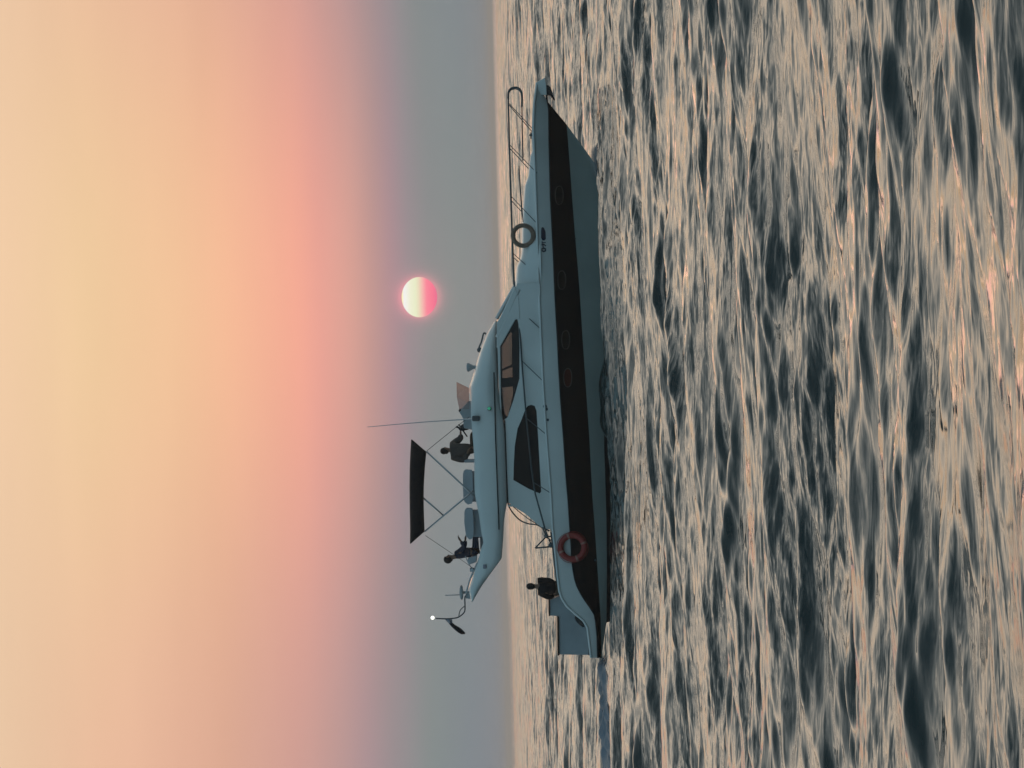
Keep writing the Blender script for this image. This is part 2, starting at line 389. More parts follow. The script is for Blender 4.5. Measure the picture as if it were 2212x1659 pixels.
# ------------------------------------------------------------------ the sun's disc, far beyond the sea
sc_ = 24000.0
sp_ = Vector((0, 0, CAM_H)) + ray(906, 642) * sc_
bm = bmesh.new(); bmesh.ops.create_uvsphere(bm, u_segments=64, v_segments=40, radius=1.0)
rr = 43.5 / FPX * sc_
bmesh.ops.scale(bm, verts=bm.verts, vec=(rr, rr * 0.2, rr * 0.885))
bmesh.ops.translate(bm, verts=bm.verts, vec=sp_)
sm = bpy.data.materials.new('low sun'); sm.use_nodes = True; t = sm.node_tree; t.nodes.clear()
tcs = N(t, 'ShaderNodeTexCoord'); se = N(t, 'ShaderNodeSeparateXYZ'); t.links.new(tcs.outputs['Object'], se.inputs[0])
zz = M_(t, 'MULTIPLY_ADD', se.outputs[2], 0.5 / (rr * 0.885), 0.5)
cs = ramp(t, zz, [(0.0, lin((238, 112, 146))), (0.14, lin((252, 122, 148))), (0.30, lin((253, 138, 156))), (0.40, lin((248, 180, 175))), (0.52, lin((236, 222, 190))), (0.60, lin((234, 236, 200))), (0.75, lin((240, 240, 212))), (0.93, lin((245, 243, 240))), (1.0, lin((255, 240, 170)))])
lw = N(t, 'ShaderNodeLayerWeight'); lw.inputs['Blend'].default_value = 0.5
em = N(t, 'ShaderNodeEmission'); em.inputs[1].default_value = 1.04; t.links.new(cs, em.inputs[0])
o_ = N(t, 'ShaderNodeOutputMaterial'); t.links.new(em.outputs[0], o_.inputs[0])
sun = link_bm('sun', bm, sm, None, True, origin=sp_)
tag(sun, 'low setting sun, pale yellow above and pink below, over the horizon', 'sun')

# ------------------------------------------------------------------ the yacht
yr = P(1320, 800, 0); yr.z = 0.0
yacht = empty('motor_yacht', yr)
tag(yacht, 'white motor yacht with flybridge, black hull band and dark bimini, under way on the sea', 'yacht')

GUN = [(1160, 178), (1154, 225), (1152, 275), (1156, 376), (1160, 487), (1163, 597), (1168, 711), (1173, 824), (1180, 938), (1190, 1067), (1194, 1144),
       (1199, 1186), (1204, 1239), (1209, 1282), (1215, 1295), (1226, 1312), (1245, 1328), (1262, 1342), (1269, 1355), (1276, 1414), (1277, 1421)]
ST = [(1181, 217), (1185, 236), (1186, 313), (1189, 429), (1193, 506), (1196, 567), (1199, 646), (1204, 734), (1207, 797), (1211, 865), (1217, 944), (1223, 1035),
      (1227, 1079), (1230, 1128), (1233, 1169), (1235, 1212), (1239, 1239), (1243, 1260), (1257, 1288), (1274, 1312), (1285, 1330), (1289.5, 1370), (1291, 1421)]
SB = [(1224, 269), (1227, 305), (1231.6, 366), (1236, 429), (1242, 506), (1248, 576), (1252, 628), (1256, 691), (1261, 769), (1267, 856), (1273, 944), (1280, 1079),
      (1284, 1128), (1289.6, 1212), (1294, 1282), (1297.5, 1335), (1299, 1421)]
AF = [(1283, 350), (1294, 400), (1300, 500), (1302, 576), (1304, 650), (1305, 740), (1305, 860), (1305, 965), (1307, 1020), (1310, 1122), (1311, 1221), (1310, 1345)]
WL = [(1300, 372), (1318, 500), (1325, 650), (1330, 860), (1333, 1100), (1334, 1338)]
KL = [(1330, 440), (1350, 600), (1368, 860), (1374, 1100), (1374, 1330)]
def fshape(s, p, qv): return max(1e-4, (1 - s ** p)) ** qv
LEV = [(GUN, 2.2, 3.0, 0.75, 0.10), (ST, 2.18, 3.0, 0.78, 0.03), (SB, 2.06, 2.6, 0.88, 0.02), (AF, 1.72, 1.75, 1.05, 0.015), (WL, 1.55, 1.6, 1.1, 0.01), (KL, 0.10, 2, 1, 0.01)]
NS = 96
def level_pt(L, i, side=-1):
    tab, B, p, qv, mn = LEV[L]
    s = i / NS
    s = 1 - (1 - s) ** 1.25
    y0, y1 = tab[-1][1], tab[0][1]
    y = y0 + (y1 - y0) * s
    hb = max(mn, B * fshape(s, p, qv)) * (0.955 + 0.045 * min(1, s / 0.3))
    v = P(ip(tab, y), y, -hb)
    v.y = YC + side * hb
    return v, hb, y
bm = bmesh.new()
grid = {}
for side in (-1, 1):
    for L in range(len(LEV)):
        for i in range(NS + 1):
            grid[side, L, i] = bm.verts.new(level_pt(L, i, side)[0])
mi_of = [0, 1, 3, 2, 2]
for side in (-1, 1):
    for L in range(len(LEV) - 1):
        for i in range(NS):
            f = bm.faces.new((grid[side, L, i], grid[side, L, i + 1], grid[side, L + 1, i + 1], grid[side, L + 1, i]))
            f.material_index = mi_of[L]; f.smooth = True
for L in range(len(LEV) - 1):      # transom and stem closing strips
    for i in (0, NS):
        f = bm.faces.new((grid[-1, L, i], grid[-1, L + 1, i], grid[1, L + 1, i], grid[1, L, i])); f.material_index = mi_of[L]
for i in range(NS): bm.faces.new((grid[-1, 5, i], grid[-1, 5, i + 1], grid[1, 5, i + 1], grid[1, 5, i])).material_index = 2
hull = link_bm('hull', bm, [MT['gelcoat'], MT['black_band'], MT['antifoul'], MT['lower_hull_shade']], yacht)
# bow nose plate and deck
bm = bmesh.new()
ga = []
for i in range(NS + 1):
    v, hb, y = level_pt(0, i, -1)
    ins = min(0.06, hb * 0.4)
    zt = v.z - 0.05
    ga.append([bm.verts.new((v.x, YC - hb + ins, zt)), bm.verts.new((v.x, YC, zt + 0.05 * hb)), bm.verts.new((v.x, YC + hb - ins, zt))])
for i in range(NS):
    for k in range(2): bm.faces.new((ga[i][k], ga[i][k + 1], ga[i + 1][k + 1], ga[i + 1][k]))
link_bm('deck', bm, MT['deck'], yacht)
for side in (-1, 1):
    bm = bmesh.new()
    tube(bm, [level_pt(0, i, side)[0] for i in range(0, NS + 1)], 0.035, 6)
    link_bm('gunwale_cap', bm, MT['gelcoat'], yacht, True)
for side in (-1, 1):
    bm = bmesh.new()
    tube(bm, [level_pt(1, i, side)[0] + Vector((0, side * 0.005, 0)) for i in range(0, NS + 1)], 0.018, 6)
    link_bm('rub_rail', bm, MT['trim'], yacht, True)
bm = bmesh.new()
prism(bm, [(1160, 178), (1172, 171), (1177, 168), (1180, 186), (1181, 206), (1157, 206)], -0.13, 0.13, ref=0)
link_bm('bow_plate', bm, MT['gelcoat'], yacht, bevel=0.03)
# anchor
anchor = None
bm = bmesh.new()
prism(bm, [(1178, 186), (1184, 184), (1190, 190), (1194, 203), (1199, 216), (1197, 218), (1190, 209), (1185, 206), (1180, 208), (1177, 200)], -0.10, 0.10, ref=0)
tube(bm, [P(1180, 190, 0), P(1181, 208, 0), P(1182, 238, 0)], 0.03)
anchor = link_bm('anchor', bm, MT['trim'], yacht, bevel=0.015)

def hull_y(x, y):
    """near side distance from the centreline at a place in the drawing"""
    best = []
    for L in range(5):
        tab, B, p, qv, mn = LEV[L]
        y0, y1 = tab[-1][1], tab[0][1]
        if y < y1: best.append((ip(tab, y), 0.02)); continue
        s = (y - y0) / (y1 - y0)
        best.append((ip(tab, y), max(mn, B * fshape(s, p, qv)) * (0.955 + 0.045 * min(1, s / 0.3))))
    best.sort()
    return float(np.interp(x, [b[0] for b in best], [b[1] for b in best]))

# portholes
def oval(cx, cy, a, b, n=28, pw=2.0):
    out = []
    for k in range(n):
        t_ = 2 * math.pi * k / n
        c, s = math.cos(t_), math.sin(t_)
        out.append((cx + a * math.copysign(abs(c) ** (2 / pw), c), cy + b * math.copysign(abs(s) ** (2 / pw), s)))
    return out
for cx_, cy_, mm in ((1208, 422, 'porthole'), (1213.5, 605, 'porthole'), (1222, 734, 'porthole'), (1226.5, 816, 'porthole_red')):
    yl = -hull_y(cx_, cy_)
    sl_ = (hull_y(cx_, cy_ + 22) - hull_y(cx_, cy_ - 22)) / 44
    bm = bmesh.new()
    pts = [P(px, py, -hull_y(px, py) - 0.012) for px, py in oval(cx_, cy_, 8.6, 20, pw=2.3)]
    tube(bm, pts, 0.011, 6, closed=True)
    rim = link_bm('porthole', bm, MT['porthole_rim'], yacht, True)
    bm = bmesh.new()
    ring = [bm.verts.new(P(px, py, -hull_y(px, py) - 0.007)) for px, py in oval(cx_, cy_, 8.4, 19.6, pw=2.3)]
    cen = bm.verts.new(P(cx_, cy_, -hull_y(cx_, cy_) - 0.01))
    for k in range(len(ring)): bm.faces.new((ring[k], ring[(k + 1) % len(ring)], cen))
    pane = link_bm('pane', bm, MT[mm], rim)
    if mm == 'porthole_red': rim['label'] = 'oval porthole with a reddish curtain behind it'

# lettering on the topside: two characters and a dense group
def hull_patch(bm, polys, off=0.01):
    for poly in polys:
        vs = [bm.verts.new(P(px, py, -hull_y(px, py) - off)) for px, py in poly]
        vb = [bm.verts.new(P(px, py, -hull_y(px, py) - off + 0.004)) for px, py in poly]
        bm.faces.new(vs)
        for k in range(len(vs)): bm.faces.new((vs[k], vs[(k + 1) % len(vs)], vb[(k + 1) % len(vs)], vb[k]))
def stroke(pts, w):
    out = []
    for (ax, ay), (bx, by) in zip(pts, pts[1:]):
        dx_, dy_ = bx - ax, by - ay; l = math.hypot(dx_, dy_) or 1; nx, ny = -dy_ / l * w / 2, dx_ / l * w / 2
        ex, ey = dx_ / l * w * 0.4, dy_ / l * w * 0.4
        out.append([(ax + nx - ex, ay + ny - ey), (bx + nx + ex, by + ny + ey), (bx - nx + ex, by - ny + ey), (ax - nx - ex, ay - ny - ey)])
    return out
bm = bmesh.new()
hull_patch(bm, [[(1169.5, 492), (1173, 490.5), (1176, 494), (1178.5, 501), (1179, 516), (1176, 519.5), (1171.5, 519), (1169, 514), (1169, 499)]])
L_ = []
L_ += stroke([(1171, 524), (1178.5, 524)], 1.6) + stroke([(1171, 521), (1171, 527)], 1.4)
L_ += stroke([(1170.5, 529), (1175, 528), (1178.5, 531)], 2.2) + stroke([(1173, 527), (1173, 535)], 2.4)
L_ += stroke([(1171, 537), (1171, 542), (1174.5, 543.5), (1178.5, 542), (1178.5, 537.5), (1175, 536), (1172, 537)], 2.3) + stroke([(1175, 537), (1175, 543)], 1.4)
hull_patch(bm, L_, 0.013)
link_bm('lettering', bm, MT['decal'], yacht)

# small hull fittings
for x_, y_, r_ in ((1177, 878, 0.05), (1180, 884, 0.04), (1183, 907, 0.035), (1243, 515, 0.02), (1286, 1210, 0.03)):
    yl = -hull_y(x_, y_); bm = bmesh.new()
    lathe(bm, P(x_, y_, yl + 0.02), [(r_, 0), (r_, 0.035), (r_ * 0.6, 0.045)], 12, Vector((0, -1, 0)))
    link_bm('hull_fitting', bm, MT['seam'], yacht)

# raised foredeck
CR = [(1151, 322), (1145, 340), (1140.5, 383), (1133, 402), (1129, 450), (1127, 490), (1126, 545), (1123, 560), (1115, 578), (1113, 604), (1112, 625), (1112, 700)]
bm = bmesh.new(); secs = []
for y in np.linspace(322, 690, 60):
    s = (y - 322) / (690 - 322)
    w = 0.35 + 1.35 * min(1, s * 1.5) ** 0.8
    top = P(ip(CR, y), y, -0.3).z
    base = P(ip(GUN, y), y, -2).z - 0.08
    h = top - base; x_ = P(1130, y, 0).x
    sec = []
    for a_, hf in ((-1.0, 0), (-0.97, 0.55), (-0.86, 0.86), (-0.6, 0.97), (-0.25, 1.0), (0.25, 1.0), (0.6, 0.97), (0.86, 0.86), (0.97, 0.55), (1.0, 0)):
        sec.append(bm.verts.new((x_, YC + a_ * w, base + h * hf)))
    secs.append(sec)
for A, B in zip(secs, secs[1:]):
    for k in range(len(A) - 1): bm.faces.new((A[k], A[k + 1], B[k + 1], B[k]))
bm.faces.new(secs[0]); bm.faces.new(secs[-1][::-1])
link_bm('foredeck_trunk', bm, MT['gelcoat'], yacht, True)

# saloon: side walls with real window openings
WALL = [(1118, 612), (1073, 700), (1076, 795), (1080, 882), (1091, 914), (1094.5, 1017), (1098, 1084), (1107, 1093), (1135, 1110), (1159, 1131), (1173, 1141), (1200, 1146),
        (1192, 1067), (1182, 938), (1175, 824), (1170, 711), (1166, 612)]
WIN1 = [(1116, 684), (1108, 694), (1080.5, 747), (1081, 800), (1082, 860), (1084, 898), (1090, 906), (1096, 902), (1109, 865), (1122, 818), (1122.5, 751), (1120, 700)]
WIN2 = [(1147.6, 874.5), (1155, 877), (1159, 888), (1163, 954), (1169, 1062), (1166, 1066), (1142, 1056), (1109, 1037), (1110, 1000), (1112, 963), (1118, 926), (1126, 908), (1135, 884), (1140, 877)]
def mk_wall(side):
    a, b_ = (-1.80, -1.74) if side < 0 else (1.74, 1.80)
    bm = bmesh.new(); prism(bm, WALL, a, b_, holes=[WIN1, WIN2]); return link_bm('saloon_wall', bm, MT['gelcoat'], yacht)
walls = [mk_wall(-1), mk_wall(1)]
def scale_poly(poly, f, dx_=0, dy_=0):
    cx_ = sum(p[0] for p in poly) / len(poly); cy_ = sum(p[1] for p in poly) / len(poly)
    return [(cx_ + (p[0] - cx_) * f + dx_, cy_ + (p[1] - cy_) * f + dy_) for p in poly]
PANES = [[(1103, 717), (1083.5, 749), (1084.5, 797), (1105.6, 787), (1105.6, 720)],
         [(1085, 801), (1107, 793), (1107, 815), (1085, 817)],
         [(1085, 837), (1108, 835), (1108, 853), (1097, 900), (1092, 897), (1088, 880)]]
for side in (-1, 1):
    a, b_ = (-1.79, -1.75) if side < 0 else (1.75, 1.79)
    bm = bmesh.new(); prism(bm, WIN1, a, b_, holes=PANES)
    fr = link_bm('side_window', bm, MT['trim'], yacht)
    for pn in PANES:
        bm = bmesh.new(); prism(bm, pn, (a + b_) / 2 - 0.004, (a + b_) / 2 + 0.004); link_bm('pane', bm, MT['glass'], fr)
    bm = bmesh.new(); prism(bm, WIN2, a, b_)
    link_bm('aft_window', bm, MT['black_band'], yacht)
# saloon inside: settee and dash that darken the lower part of the glass
bm = bmesh.new()
prism(bm, [(1112, 735), (1107, 800), (1110, 880), (1150, 900), (1160, 760)], -1.3, 1.3, ref=0)
link_bm('saloon_furniture', bm, MT['interior'], yacht)
# front windshield: sloping, slightly bowed across
bm = bmesh.new(); g_ = []
for yl in np.linspace(-1.76, 1.76, 15):
    bow = 0.55 * (1 - (yl / 1.76) ** 2)
    lo = P(1119, 616, yl); hi = P(1073, 697, yl)
    g_.append([bm.verts.new((lo.x + bow * 0.6 - 0.35, lo.y, lo.z)), bm.verts.new((hi.x + bow - 0.5, hi.y, hi.z))])
for A, B in zip(g_, g_[1:]): bm.faces.new((A[0], A[1], B[1], B[0]))
ws = link_bm('windshield', bm, MT['porthole'], yacht, True)
for yl in (-1.77, -0.6, 0.6, 1.77):
    bm = bmesh.new()
    bow = 0.55 * (1 - (yl / 1.77) ** 2)
    lo = P(1121, 605, yl); hi = P(1073, 694, yl)
    tube(bm, [(lo.x + bow * 0.6 - 0.25, lo.y, lo.z), (hi.x + bow - 0.42, hi.y, hi.z)], 0.05, 8)
    link_bm('windshield_frame', bm, MT['gelcoat'], yacht, True)
for a, b_ in ((-1.815, -1.745), (1.745, 1.815)):
    bm = bmesh.new()
    prism(bm, [(1112, 618), (1120, 640), (1123, 690), (1114, 690), (1079, 752), (1073, 752), (1073, 697), (1080, 686)], a, b_)
    link_bm('corner_pillar', bm, MT['gelcoat'], yacht, bevel=0.02)
# aft bulkhead of the saloon: glazed door frame, open in the middle
for a, b_ in ((-1.76, -1.1), (1.1, 1.76)):
    bm = bmesh.new()
    for y0, x0, y1, x1 in ((1088, 1097, 1136, 1166),):
        p0 = P(x0, y0, 0); p1 = P(x1 + 28, y1, 0)
        box(bm, ((p0.x + p1.x) / 2 + 0.3, YC + (a + b_) / 2, (p0.z + p1.z) / 2), (0.05, abs(b_ - a), abs(p0.z - p1.z)))
    link_bm('saloon_bulkhead', bm, MT['gelcoat'], yacht)
# crease line under the flybridge lip and moulding line on its side
for name, pts, yl in (('moulding_line', [(1067, 804), (1069, 885), (1070.7, 954), (1072.6, 1007), (1075, 1070), (1077.8, 1144)], -1.955),
                      ('seam_line', [(1090, 908), (1091.5, 940), (1094, 1017), (1097, 1084)], -1.81)):
    bm = bmesh.new(); tube(bm, [P(x, y, yl) for x, y in pts], 0.016, 6); link_bm(name, bm, MT['trim'], yacht)

# flybridge: a solid brow forward that opens into a tub aft
FT = [(1068, 694), (1053, 718), (1037.4, 755), (1027, 790), (1021.7, 809), (1013, 835), (1013, 850), (1016, 880), (1018, 900), (1021, 937), (1025, 990), (1025, 1042), (1026, 1068), (1035, 1112),
      (1040, 1150), (1044.8, 1172), (1038, 1188), (1034, 1212), (1024, 1235), (1017, 1255), (1011, 1274), (1018, 1300)]
FB = [(1073, 694), (1075, 760), (1077, 838), (1081, 882), (1089, 914), (1091.5, 940), (1094.5, 1017), (1096, 1084), (1089.5, 1121), (1088.5, 1134), (1087, 1169), (1084, 1207), (1078, 1216), (1057, 1244), (1039.5, 1268), (1022.9, 1296), (1021, 1300)]
bm = bmesh.new(); secs = []
ys = np.concatenate([np.linspace(694, 720, 10), np.linspace(724, 900, 30), np.linspace(905, 1300, 60)])
for y in ys:
    s = np.clip((y - 694) / 170, 0, 1)
    w = 0.75 + 1.18 * math.sin(math.pi / 2 * s) ** 0.75
    w *= 1.0 - 0.10 * np.clip((y - 1150) / 150, 0, 1)
    x_ = P(1050, y, -w).x
    zt = P(ip(FT, y), y, -w * 0.6).z; zb = P(ip(FB, y), y, -w).z
    tub = np.clip((y - 850) / 40, 0, 1) * (1 - np.clip((y - 1225) / 30, 0, 1))
    h = zt - zb
    zf = max(zb + 0.08, min(zt - 0.02, P(1062, y, 0).z))
    dome = [(0, zb), (0.9, zb), (0.985, zb + 0.16 * h), (1.0, zb + 0.42 * h), (0.97, zb + 0.72 * h), (0.88, zb + 0.88 * h), (0.72, zb + 0.95 * h), (0.4, zt - 0.01 * h), (0, zt)]
    tubs = [(0, zb + 0.02), (0.9, zb), (0.985, zb + 0.05 * h), (1.0, zb + 0.35 * h), (0.985, zb + 0.8 * h), (0.955, zt), (0.91, zt - 0.01), (0.885, zf), (0, zf)]
    sec = []
    full = []
    for (a1, z1), (a2_, z2) in zip(dome, tubs): full.append((a1 + (a2_ - a1) * tub, z1 + (z2 - z1) * tub))
    loop = [(-a_, z_) for a_, z_ in full] + [(a_, z_) for a_, z_ in full[::-1][1:-1]]
    secs.append([bm.verts.new((x_, YC + a_ * w, z_)) for a_, z_ in loop])
for A, B in zip(secs, secs[1:]):
    n = len(A)
    for k in range(n): bm.faces.new((A[k], A[(k + 1) % n], B[(k + 1) % n], B[k])).smooth = True
bm.faces.new(secs[0]); bm.faces.new(secs[-1][::-1])
fly = link_bm('flybridge', bm, MT['gelcoat'], yacht)

# flybridge windscreen (smoked), sheet wrapping round the helm
bm = bmesh.new(); g_ = []
for yl in np.linspace(-1.45, 1.45, 17):
    k = (yl / 1.45) ** 2
    lo = P(1013, 838, yl); hi = P(986, 825, yl)
    g_.append([Vector((lo.x - 0.40 * k, lo.y, lo.z)), Vector((hi.x - 0.40 * k, hi.y, hi.z))])
vv = [[bm.verts.new(a), bm.verts.new(b_)] for a, b_ in g_]
for A, B in zip(vv, vv[1:]): bm.faces.new((A[0], A[1], B[1], B[0]))
for side in (-1, 1):
    a = vv[0] if side < 0 else vv[-1]; yl = -1.45 * -side if side > 0 else -1.45
    p1 = bm.verts.new(P(992, 884, yl)); p2 = bm.verts.new(P(1014, 884, yl))
    bm.faces.new((a[0], a[1], p1, p2))
fw = link_bm('flybridge_windscreen', bm, MT['screen'], yacht)
# helm console, wheel, and a dark throttle
bm = bmesh.new()
prism(bm, [(996, 884), (992, 890), (1000, 904), (1002, 925), (1028, 930), (1030, 870), (1012, 866)], -1.2, 0.2)
link_bm('helm_console', bm, MT['locker'], yacht, bevel=0.03)
bm = bmesh.new()
c0 = P(1000, 930, -0.5)
ring = []
axw = Vector((-0.55, 0, 0.85)).normalized()
e1v = Vector((0, 1, 0)); e2v = axw.cross(e1v)
for k in range(24): ring.append(c0 + (e1v * math.cos(k * math.pi / 12) + e2v * math.sin(k * math.pi / 12)) * 0.19)
tube(bm, ring, 0.018, 6, closed=True)
for k in (0, 8, 16): tube(bm, [c0, ring[k]], 0.012, 6)
tube(bm, [c0, c0 - axw * 0.25], 0.03, 8)
link_bm('steering_wheel', bm, MT['trim'], yacht, True)
bm = bmesh.new()
tube(bm, smooth_path([P(985, 922, -0.9), P(991, 924, -0.9), P(996, 929, -0.9), P(1012, 926, -0.9)]), 0.025, 8)
ball(bm, P(1002, 923, -0.9), (0.09, 0.07, 0.10), 12)
link_bm('helm_lever', bm, MT['trim'], yacht, True)
bm = bmesh.new(); ball(bm, P(995, 887, -1.15), (0.05, 0.05, 0.055), 12); link_bm('helm_knob', bm, MT['trim'], yacht, True)

# seats on the flybridge
for (x0, x1, y0, y1, tilt) in ((1000, 1022, 1014, 1090, 0), (1003, 1023, 1097, 1166, 2)):
    bm = bmesh.new()
    prism(bm, [(x0 + 5, y0), (x0 + 1.5, y0 + 4), (x0, y0 + 11), (x0, (y0 + y1) / 2), (x0 + 1 + tilt, y1 - 13), (x0 + 5 + tilt, y1 - 4), (x0 + 11, y1), (x1 - 3, y1 - 2), (x1, y1 - 9), (x1 + 1, y1 - 20), (x1 - 1, y0 + 8), (x1 - 3, y0 + 1)], -1.25, -1.0)
    prism(bm, [(x0 + 3, y0 + 4), (x0 + 3, y1 - 6), (1062, y1 - 6), (1062, y0 + 4)], -0.99, -0.75)
    s_ = link_bm('seat_back', bm, MT['vinyl'], yacht, bevel=0.06)
bm = bmesh.new()
prism(bm, [(1036, 1010), (1034, 1090), (1038, 1196), (1066, 1200), (1066, 1010)], -0.7, 1.2)
link_bm('seat', bm, MT['vinyl'], yacht, bevel=0.04)
bm = bmesh.new()
prism(bm, [(1012, 1205), (1009, 1212), (1014, 1220), (1030, 1214), (1030, 1200)], -1.1, 0.3)
link_bm('seat_back', bm, MT['vinyl'], yacht, bevel=0.03)

# bimini
bm = bmesh.new()
top = [(888, 950), (886.5, 975), (885, 1010), (884.5, 1051), (885, 1100), (886, 1140), (885.5, 1174)]
low = [(889.5, 951), (921, 976), (918, 1005), (915.5, 1045), (915, 1075), (915.5, 1110), (917, 1148), (888, 1173)]
g_ = []
tys = [950, 958, 966, 976, 990, 1010, 1030, 1051, 1075, 1100, 1125, 1148, 1157, 1166, 1174]
LOWT = [(889.5, 950), (921, 976), (918, 1005), (915.5, 1045), (915, 1075), (915.5, 1110), (917, 1148), (887, 1174)]
TOPT = [(888, 950), (886.5, 975), (885, 1010), (884.5, 1051), (885, 1100), (886, 1140), (885.5, 1174)]
for y in tys:
    row = []
    lx = ip(LOWT, y); tx = ip(TOPT, y)
    for yl, f in ((-1.55, 0), (-1.53, 0.25), (-1.47, 0.6), (-1.3, 0.88), (-0.9, 0.98), (0, 1.0), (0.9, 0.98), (1.3, 0.88), (1.47, 0.6), (1.53, 0.25), (1.55, 0)):
        row.append(bm.verts.new(P(lx + (tx - lx) * f, y, yl)))
    g_.append(row)
for A, B in zip(g_, g_[1:]):
    for k in range(len(A) - 1): bm.faces.new((A[k], A[k + 1], B[k + 1], B[k]))
bmesh.ops.recalc_face_normals(bm, faces=bm.faces)
bim = link_bm('bimini_canopy', bm, MT['canvas'], yacht, True)
md = bim.modifiers.new('solid', 'SOLIDIFY'); md.thickness = 0.012
# frame
def polepair(pts, r, name, m='steel', yls=(-1.5, 1.5), sm=False):
    for yl in yls:
        bm = bmesh.new(); pp = [P(x, y, yl) for x, y in pts]
        tube(bm, smooth_path(pp) if sm else pp, r, 8); link_bm(name, bm, MT[m], yacht, True)
polepair([(921, 975), (1000, 1049), (1026, 1074)], 0.022, 'bimini_pole')
polepair([(917, 1149), (1000, 1079), (1030, 1053)], 0.022, 'bimini_pole')
polepair([(914, 1075), (958, 1114)], 0.022, 'bimini_pole')
polepair([(922, 974), (985, 923), (1014, 900)], 0.007, 'bimini_strap', 'trim')
polepair([(919, 1157), (971, 1192), (1026, 1230)], 0.006, 'bimini_strap', 'trim')
# whip antenna, horn, handrail, lights
bm = bmesh.new()
tube(bm, smooth_path([P(1031, 904, -1.99), P(994, 906.5, -1.95), P(900, 913, -1.95), P(793.5, 922.5, -1.95)]), 0.020, 6, r2=0.008)
an = link_bm('antenna', bm, MT['steel'], yacht, True)
bm = bmesh.new(); box(bm, P(1028, 904, -1.97), (0.14, 0.1, 0.2)); link_bm('antenna_bracket', bm, MT['seam'], yacht, bevel=0.03)
bm = bmesh.new()
c0 = P(1031, 793, -0.2)
lathe(bm, c0, [(0.06, 0), (0.05, 0.06), (0.045, 0.10), (0.085, 0.17), (0.115, 0.22), (0.12, 0.25), (0.10, 0.275), (0.05, 0.285)], 20)
link_bm('searchlight', bm, MT['locker'], yacht, True)
bm = bmesh.new()
tube(bm, smooth_path([P(1050, 722, -0.3), P(1045, 720, -0.3), P(1040, 738, -0.3), P(1034, 754, -0.3), P(1040, 760, -0.3)]), 0.022, 8)
ball(bm, P(1036, 756, -0.3), (0.07, 0.06, 0.07), 12)
link_bm('grab_rail', bm, MT['dark_steel'], yacht, True)
bm = bmesh.new(); yl = -1.955
box(bm, P(1057, 883, yl), (0.09, 0.07, 0.10)); nl = link_bm('navigation_light', bm, MT['trim'], yacht, bevel=0.02)
bm = bmesh.new(); ball(bm, P(1056.5, 882.5, yl - 0.03), (0.04, 0.035, 0.045), 12); link_bm('lens', bm, MT['green'], nl, True)
bm = bmesh.new(); box(bm, P(1047, 1224, -1.85), (0.11, 0.06, 0.09)); link_bm('side_lamp', bm, MT['flag_pale'], yacht, bevel=0.015)

# aft flybridge equipment: mushroom antenna, flagstaff with lamp
bm = bmesh.new()
ca = P(997, 1280, -0.4)
lathe(bm, ca - Vector((0, 0, 0.05)), [(0.03, -0.12), (0.035, 0), (0.17, 0.02), (0.20, 0.05), (0.17, 0.085), (0.06, 0.105), (0.01, 0.11)], 24)
tube(bm, [P(994, 1285, -0.4), P(964, 1286, -0.4)], 0.012, 6)
ball(bm, P(963.5, 1286, -0.4), (0.02, 0.02, 0.02), 8)
box(bm, P(1008, 1286, -0.4), (0.16, 0.12, 0.05)); box(bm, P(1014, 1285, -0.4), (0.20, 0.14, 0.10))
link_bm('satellite_antenna', bm, MT['locker'], yacht, True)
for yl in (-1.3, 1.3):
    bm = bmesh.new()
    tube(bm, smooth_path([P(1031, 1216, yl), P(1024, 1232, yl), P(1016, 1250, yl), P(1009, 1274, yl), P(1006, 1282, yl)]), 0.022, 6)
    link_bm('aft_rail', bm, MT['steel'], yacht, True)
bm = bmesh.new()
tube(bm, smooth_path([P(1005, 1201, -1.0), P(1012, 1217, -1.0), P(1022, 1232, -1.0)]), 0.012, 6)
box(bm, P(1021, 1231, -1.0), (0.1, 0.1, 0.14))
link_bm('strap_anchor', bm, MT['steel'], yacht, True)
bm = bmesh.new()
tube(bm, smooth_path([P(1012, 1286, 0), P(1004.5, 1289, 0), P(1004.5, 1312, 0), P(1002.5, 1323, 0), P(990.5, 1333, 0), P(976, 1336, 0), P(962, 1336.7, 0), P(941, 1336, 0)]), 0.018, 8)
tube(bm, smooth_path([P(1004.5, 1309, 0), P(998, 1314, 0), P(993.5, 1320, 0), P(991, 1331, 0)]), 0.013, 6)
link_bm('flagstaff', bm, MT['dark_steel'], yacht, True)
bm = bmesh.new(); ball(bm, P(934.5, 1334.5, 0), (0.05, 0.05, 0.05), 14)
link_bm('stern_lamp', bm, MT['lampwhite'], yacht, True)['label'] = 'lit white ball lamp on top of the flagstaff'

# bow rail with stanchions
RAIL = [(1098, 212), (1100, 300), (1104, 430), (1107, 520), (1111, 616), (1118, 665), (1124, 733), (1127, 780), (1131, 830), (1137, 903), (1149, 1021), (1156, 1066), (1177, 1142), (1183, 1158)]
def rail_w(y, off=0.10):
    i = min(NS, max(0, 0)); 
    return max(0.22, hull_y(ip(GUN, y), y) - off)
def rail_pt(x, y, side, off=0.10):
    w = rail_w(y, off); v = P(x, y, -w); v.y = YC + side * w; return v
for side in (-1, 1):
    bm = bmesh.new()
    ys_ = np.concatenate([np.linspace(212, 616, 22), np.linspace(630, 1158, 30)])
    pts = [rail_pt(ip(RAIL, y), y, side) for y in ys_]
    tube(bm, pts, 0.021, 8)
    link_bm('bow_rail', bm, MT['dark_steel'], yacht, True)
    bm = bmesh.new()
    tube(bm, [rail_pt(x, y, side) for x, y in ((1127.5, 226), (1128, 270), (1130, 340))], 0.014, 8)
    tube(bm, [rail_pt(x, y, side) for x, y in ((1121.5, 358), (1124, 400), (1127, 440), (1130, 480))], 0.011, 8)
    link_bm('middle_rail', bm, MT['dark_steel'], yacht, True)
